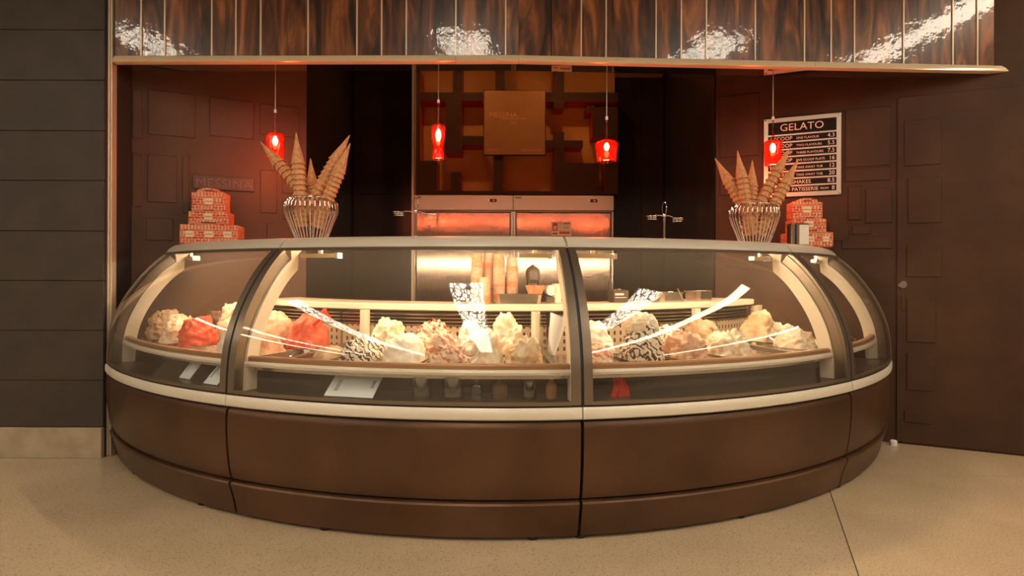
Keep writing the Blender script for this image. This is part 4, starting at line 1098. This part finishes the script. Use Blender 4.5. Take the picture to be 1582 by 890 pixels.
# red folded pouch added in place of a red reflection
th, d, k, loc = lower(956, 2.56)
rc = thing('reflection_pouch', 'folded red pouch standing in for a reflection right of the middle joint', 'pouch', loc, th)
b = MB(); 
for j in range(9):
    v = j/8; 
    for i_ in range(13):
        u_ = i_/12*2-1; b.v.append((u_*(17-9*v)*k + .01*math.sin(v*3), .012*math.cos(u_*9)+.012*v, v*34*k*(1-.12*u_*u_)))
for j in range(8):
    for i_ in range(12): q = j*13+i_; b.face([q, q+1, q+14, q+13])
nb_ = len(b.v); b.v += [(x, y+.006, z) for x, y, z in list(b.v)]; b.f += [tuple(nb_+q for q in f)[::-1] for f in list(b.f)]; b.m += list(b.m)
b.build('pouch_body', M['red'], rc, 60)
b = MB(); b.box(-14*k, 6*k, .02, .028, 33*k, 41*k); b.build('pouch_flap', M['black'], rc)

# ================================================================== REAR WORKTOP
WZ = -.153
def rear(px, r): 
    th, d = on_ring(px, r); return th, d, d/F*S, ring_loc(r, th, WZ+.001)
def cup_mesh(R, h, m, name):
    b = MB(); b.lathe([(R*.74,0),(R*.97,h*.94),(R*1.04,h*.94),(R*1.04,h),(R*.95,h),(R*.70,.003)], 18, cap0=True); return b.mesh(name, m, 40)
kc = rear(765, 1.86)[2]
CUPA = cup_mesh(9.4*kc, .055, M['cup'], 'paper_cup'); CUPB = cup_mesh(9.4*kc, .055, M['cupred'], 'paper_cup')
def cups(px, r, y0, y1, redset, nm):
    th, d, k, loc = rear(px, r); zb_ = (YH-y0)/F*d; n = int((y0-y1)/3.1)
    for i in range(n):
        o = link('paper_cup', CUPB if i in redset else CUPA, None, loc + Vector((0,0,i*(y0-y1)*k/n)))
        o.rotation_euler = (PI, 0, random.random()*6); o.location.z += .056
        tag(o, '%s paper cup from the top of the %s' % (ORD[n-1-i], nm), 'cup', 'cups of the ' + nm)
cups(737, 1.87, 466, 402, {17,18,19,10,11}, 'leftmost tall cup stack on the rear worktop')
cups(755, 1.81, 466, 402, {16,17,18,6}, 'narrow back cup stack on the rear worktop')
cups(771, 1.88, 466, 402, {17,18,19,8,3,2}, 'third cup stack on the rear worktop')
cups(791, 1.86, 466, 407, {16,17,9,10,8,4}, 'rightmost cup stack on the rear worktop')
cups(748, 1.955, 466, 437, {0,1,2,3}, 'short cup stack at the worktop front edge')
# steel tray
th, d, k, loc = rear(801, 1.945)
tr = thing('steel_tray', 'shallow steel tray on the rear worktop below the cups', 'tray', loc, th)
me = pan(74*k, .085, 15*k, M['steel']); link('tray_body', me, tr)
# brown plastic jar (grinder)
th, d, k, loc = rear(823, 1.80)
j = thing('plastic_jar', 'clear jar with domed dark lid behind the steel tray', 'jar', loc)
R = 10*k; h = 58*k
b = MB(); b.lathe([(0,0),(R*.95,0),(R*.92,h*.68),(R*.86,h*.68),(R*.88,.004),(0,.004)], 20, cap0=False, cap1=False); b.build('jar_body', M['tumbler'], j, 40)
b = MB(); b.lathe([(R*1.06,h*.60),(R*1.08,h*.80),(R*.9,h*.90),(R*.4,h*.96),(R*.2,h*.97),(R*.2,h*1.0),(0,h*1.01)], 20, cap0=True, cap1=False); b.build('lid', M['jarbrown'], j, 40)
b = MB(); b.lathe([(0,.005),(R*.8,.005),(R*.8,h*.5),(0,h*.5)], 20, cap0=False, cap1=False); b.build('contents', M['cup'], j)
# fluted paper cups standing on the tray
th, d, k, loc = rear(827, 1.945)
fc = thing('fluted_cup', 'orange fluted paper case on the right end of the steel tray', 'paper case', loc+Vector((0,0,15*k+.001)))
b = MB(); N = 48
for rr, z in ((.68,0),(1.0,13*k),(.97,13*k),(.65,.002)):
    for i in range(N):
        f_ = 1+.05*(1 if i % 2 else -1)
        b.v.append((15*k*rr*f_*math.cos(2*PI*i/N), 12*k*rr*f_*math.sin(2*PI*i/N), z))
for jn in range(3):
    for i in range(N): b.face([jn*N+i, jn*N+(i+1)%N, (jn+1)*N+(i+1)%N, (jn+1)*N+i])
b.face(range(N-1,-1,-1)); b.build('pleated_wall', M['cupred'], fc)
# tape/napkin holder at the post
th, d, k, loc = rear(858, 1.90)
nh = thing('receipt_holder', 'small steel and cream holder beside the middle joint on the worktop', 'holder', loc, th)
b = MB(); b.bbox(-4*k, 8*k, -.03, .03, 0, 30*k, .004); b.build('body', M['cream'], nh)
b = MB(); b.tube([(-8*k,-.03,20*k),(-8*k,.03,20*k)], 8*k, 16); b.build('roll', M['white'], nh, 50)
b = MB(); b.bbox(-14*k, -2*k, -.035, .035, 0, 10*k, .004); b.build('foot_block', M['steel'], nh)
# machine and steel bowls on the right
th, d, k, loc = rear(955, 1.86)
mc = thing('label_printer', 'small dark counter appliance with light print right of the middle joint', 'appliance', loc, th)
b = MB(); b.bbox(-13*k, 13*k, -.04, .04, 0, 19*k, .005); b.build('body', M['innerdark'], mc)
b = MB(); b.bbox(-11*k, 4*k, -.0425, -.0395, 11*k, 14*k, .001); b.bbox(-11*k, 8*k, -.0425, -.0395, 7*k, 8*k, .0005); b.build('print', M['menutxt'], mc)
b = MB(); b.lathe([(0,19*k),(6*k,19*k),(5*k,21*k),(0,21*k)], 14, cap0=False, cap1=False); b.build('dial', M['steel'], mc)
def basin(px, w, h, label):
    th, d, k, loc = rear(px, 1.90)
    t = thing('steel_basin', label, 'basin', loc, th); link('basin_body', pan(w*k, .13, h*k, M['steel']), t)
    return t, k
basin(1030, 50, 15, 'left steel basin on the rear worktop at the right')
t_, k = basin(1079, 40, 15, 'right steel basin on the rear worktop at the right')
th, d, k, loc = rear(1052, 1.955)
tg = thing('serving_tongs', 'thin steel tongs leaning between the two steel basins', 'tongs', loc, th)
for s_ in (-1, 1):
    b = MB(); b.tube([(6*k, s_*.006, 0),(-2*k, s_*.004, 12*k),(-7*k, 0, 21*k)], .003, 6); b.build('tong_arm', M['steel'], tg, 60)
b = MB(); b.tube([(-7*k,-.004,20.5*k),(-7*k,.004,20.5*k)], .0045, 8); b.build('tong_joint', M['steel'], tg)
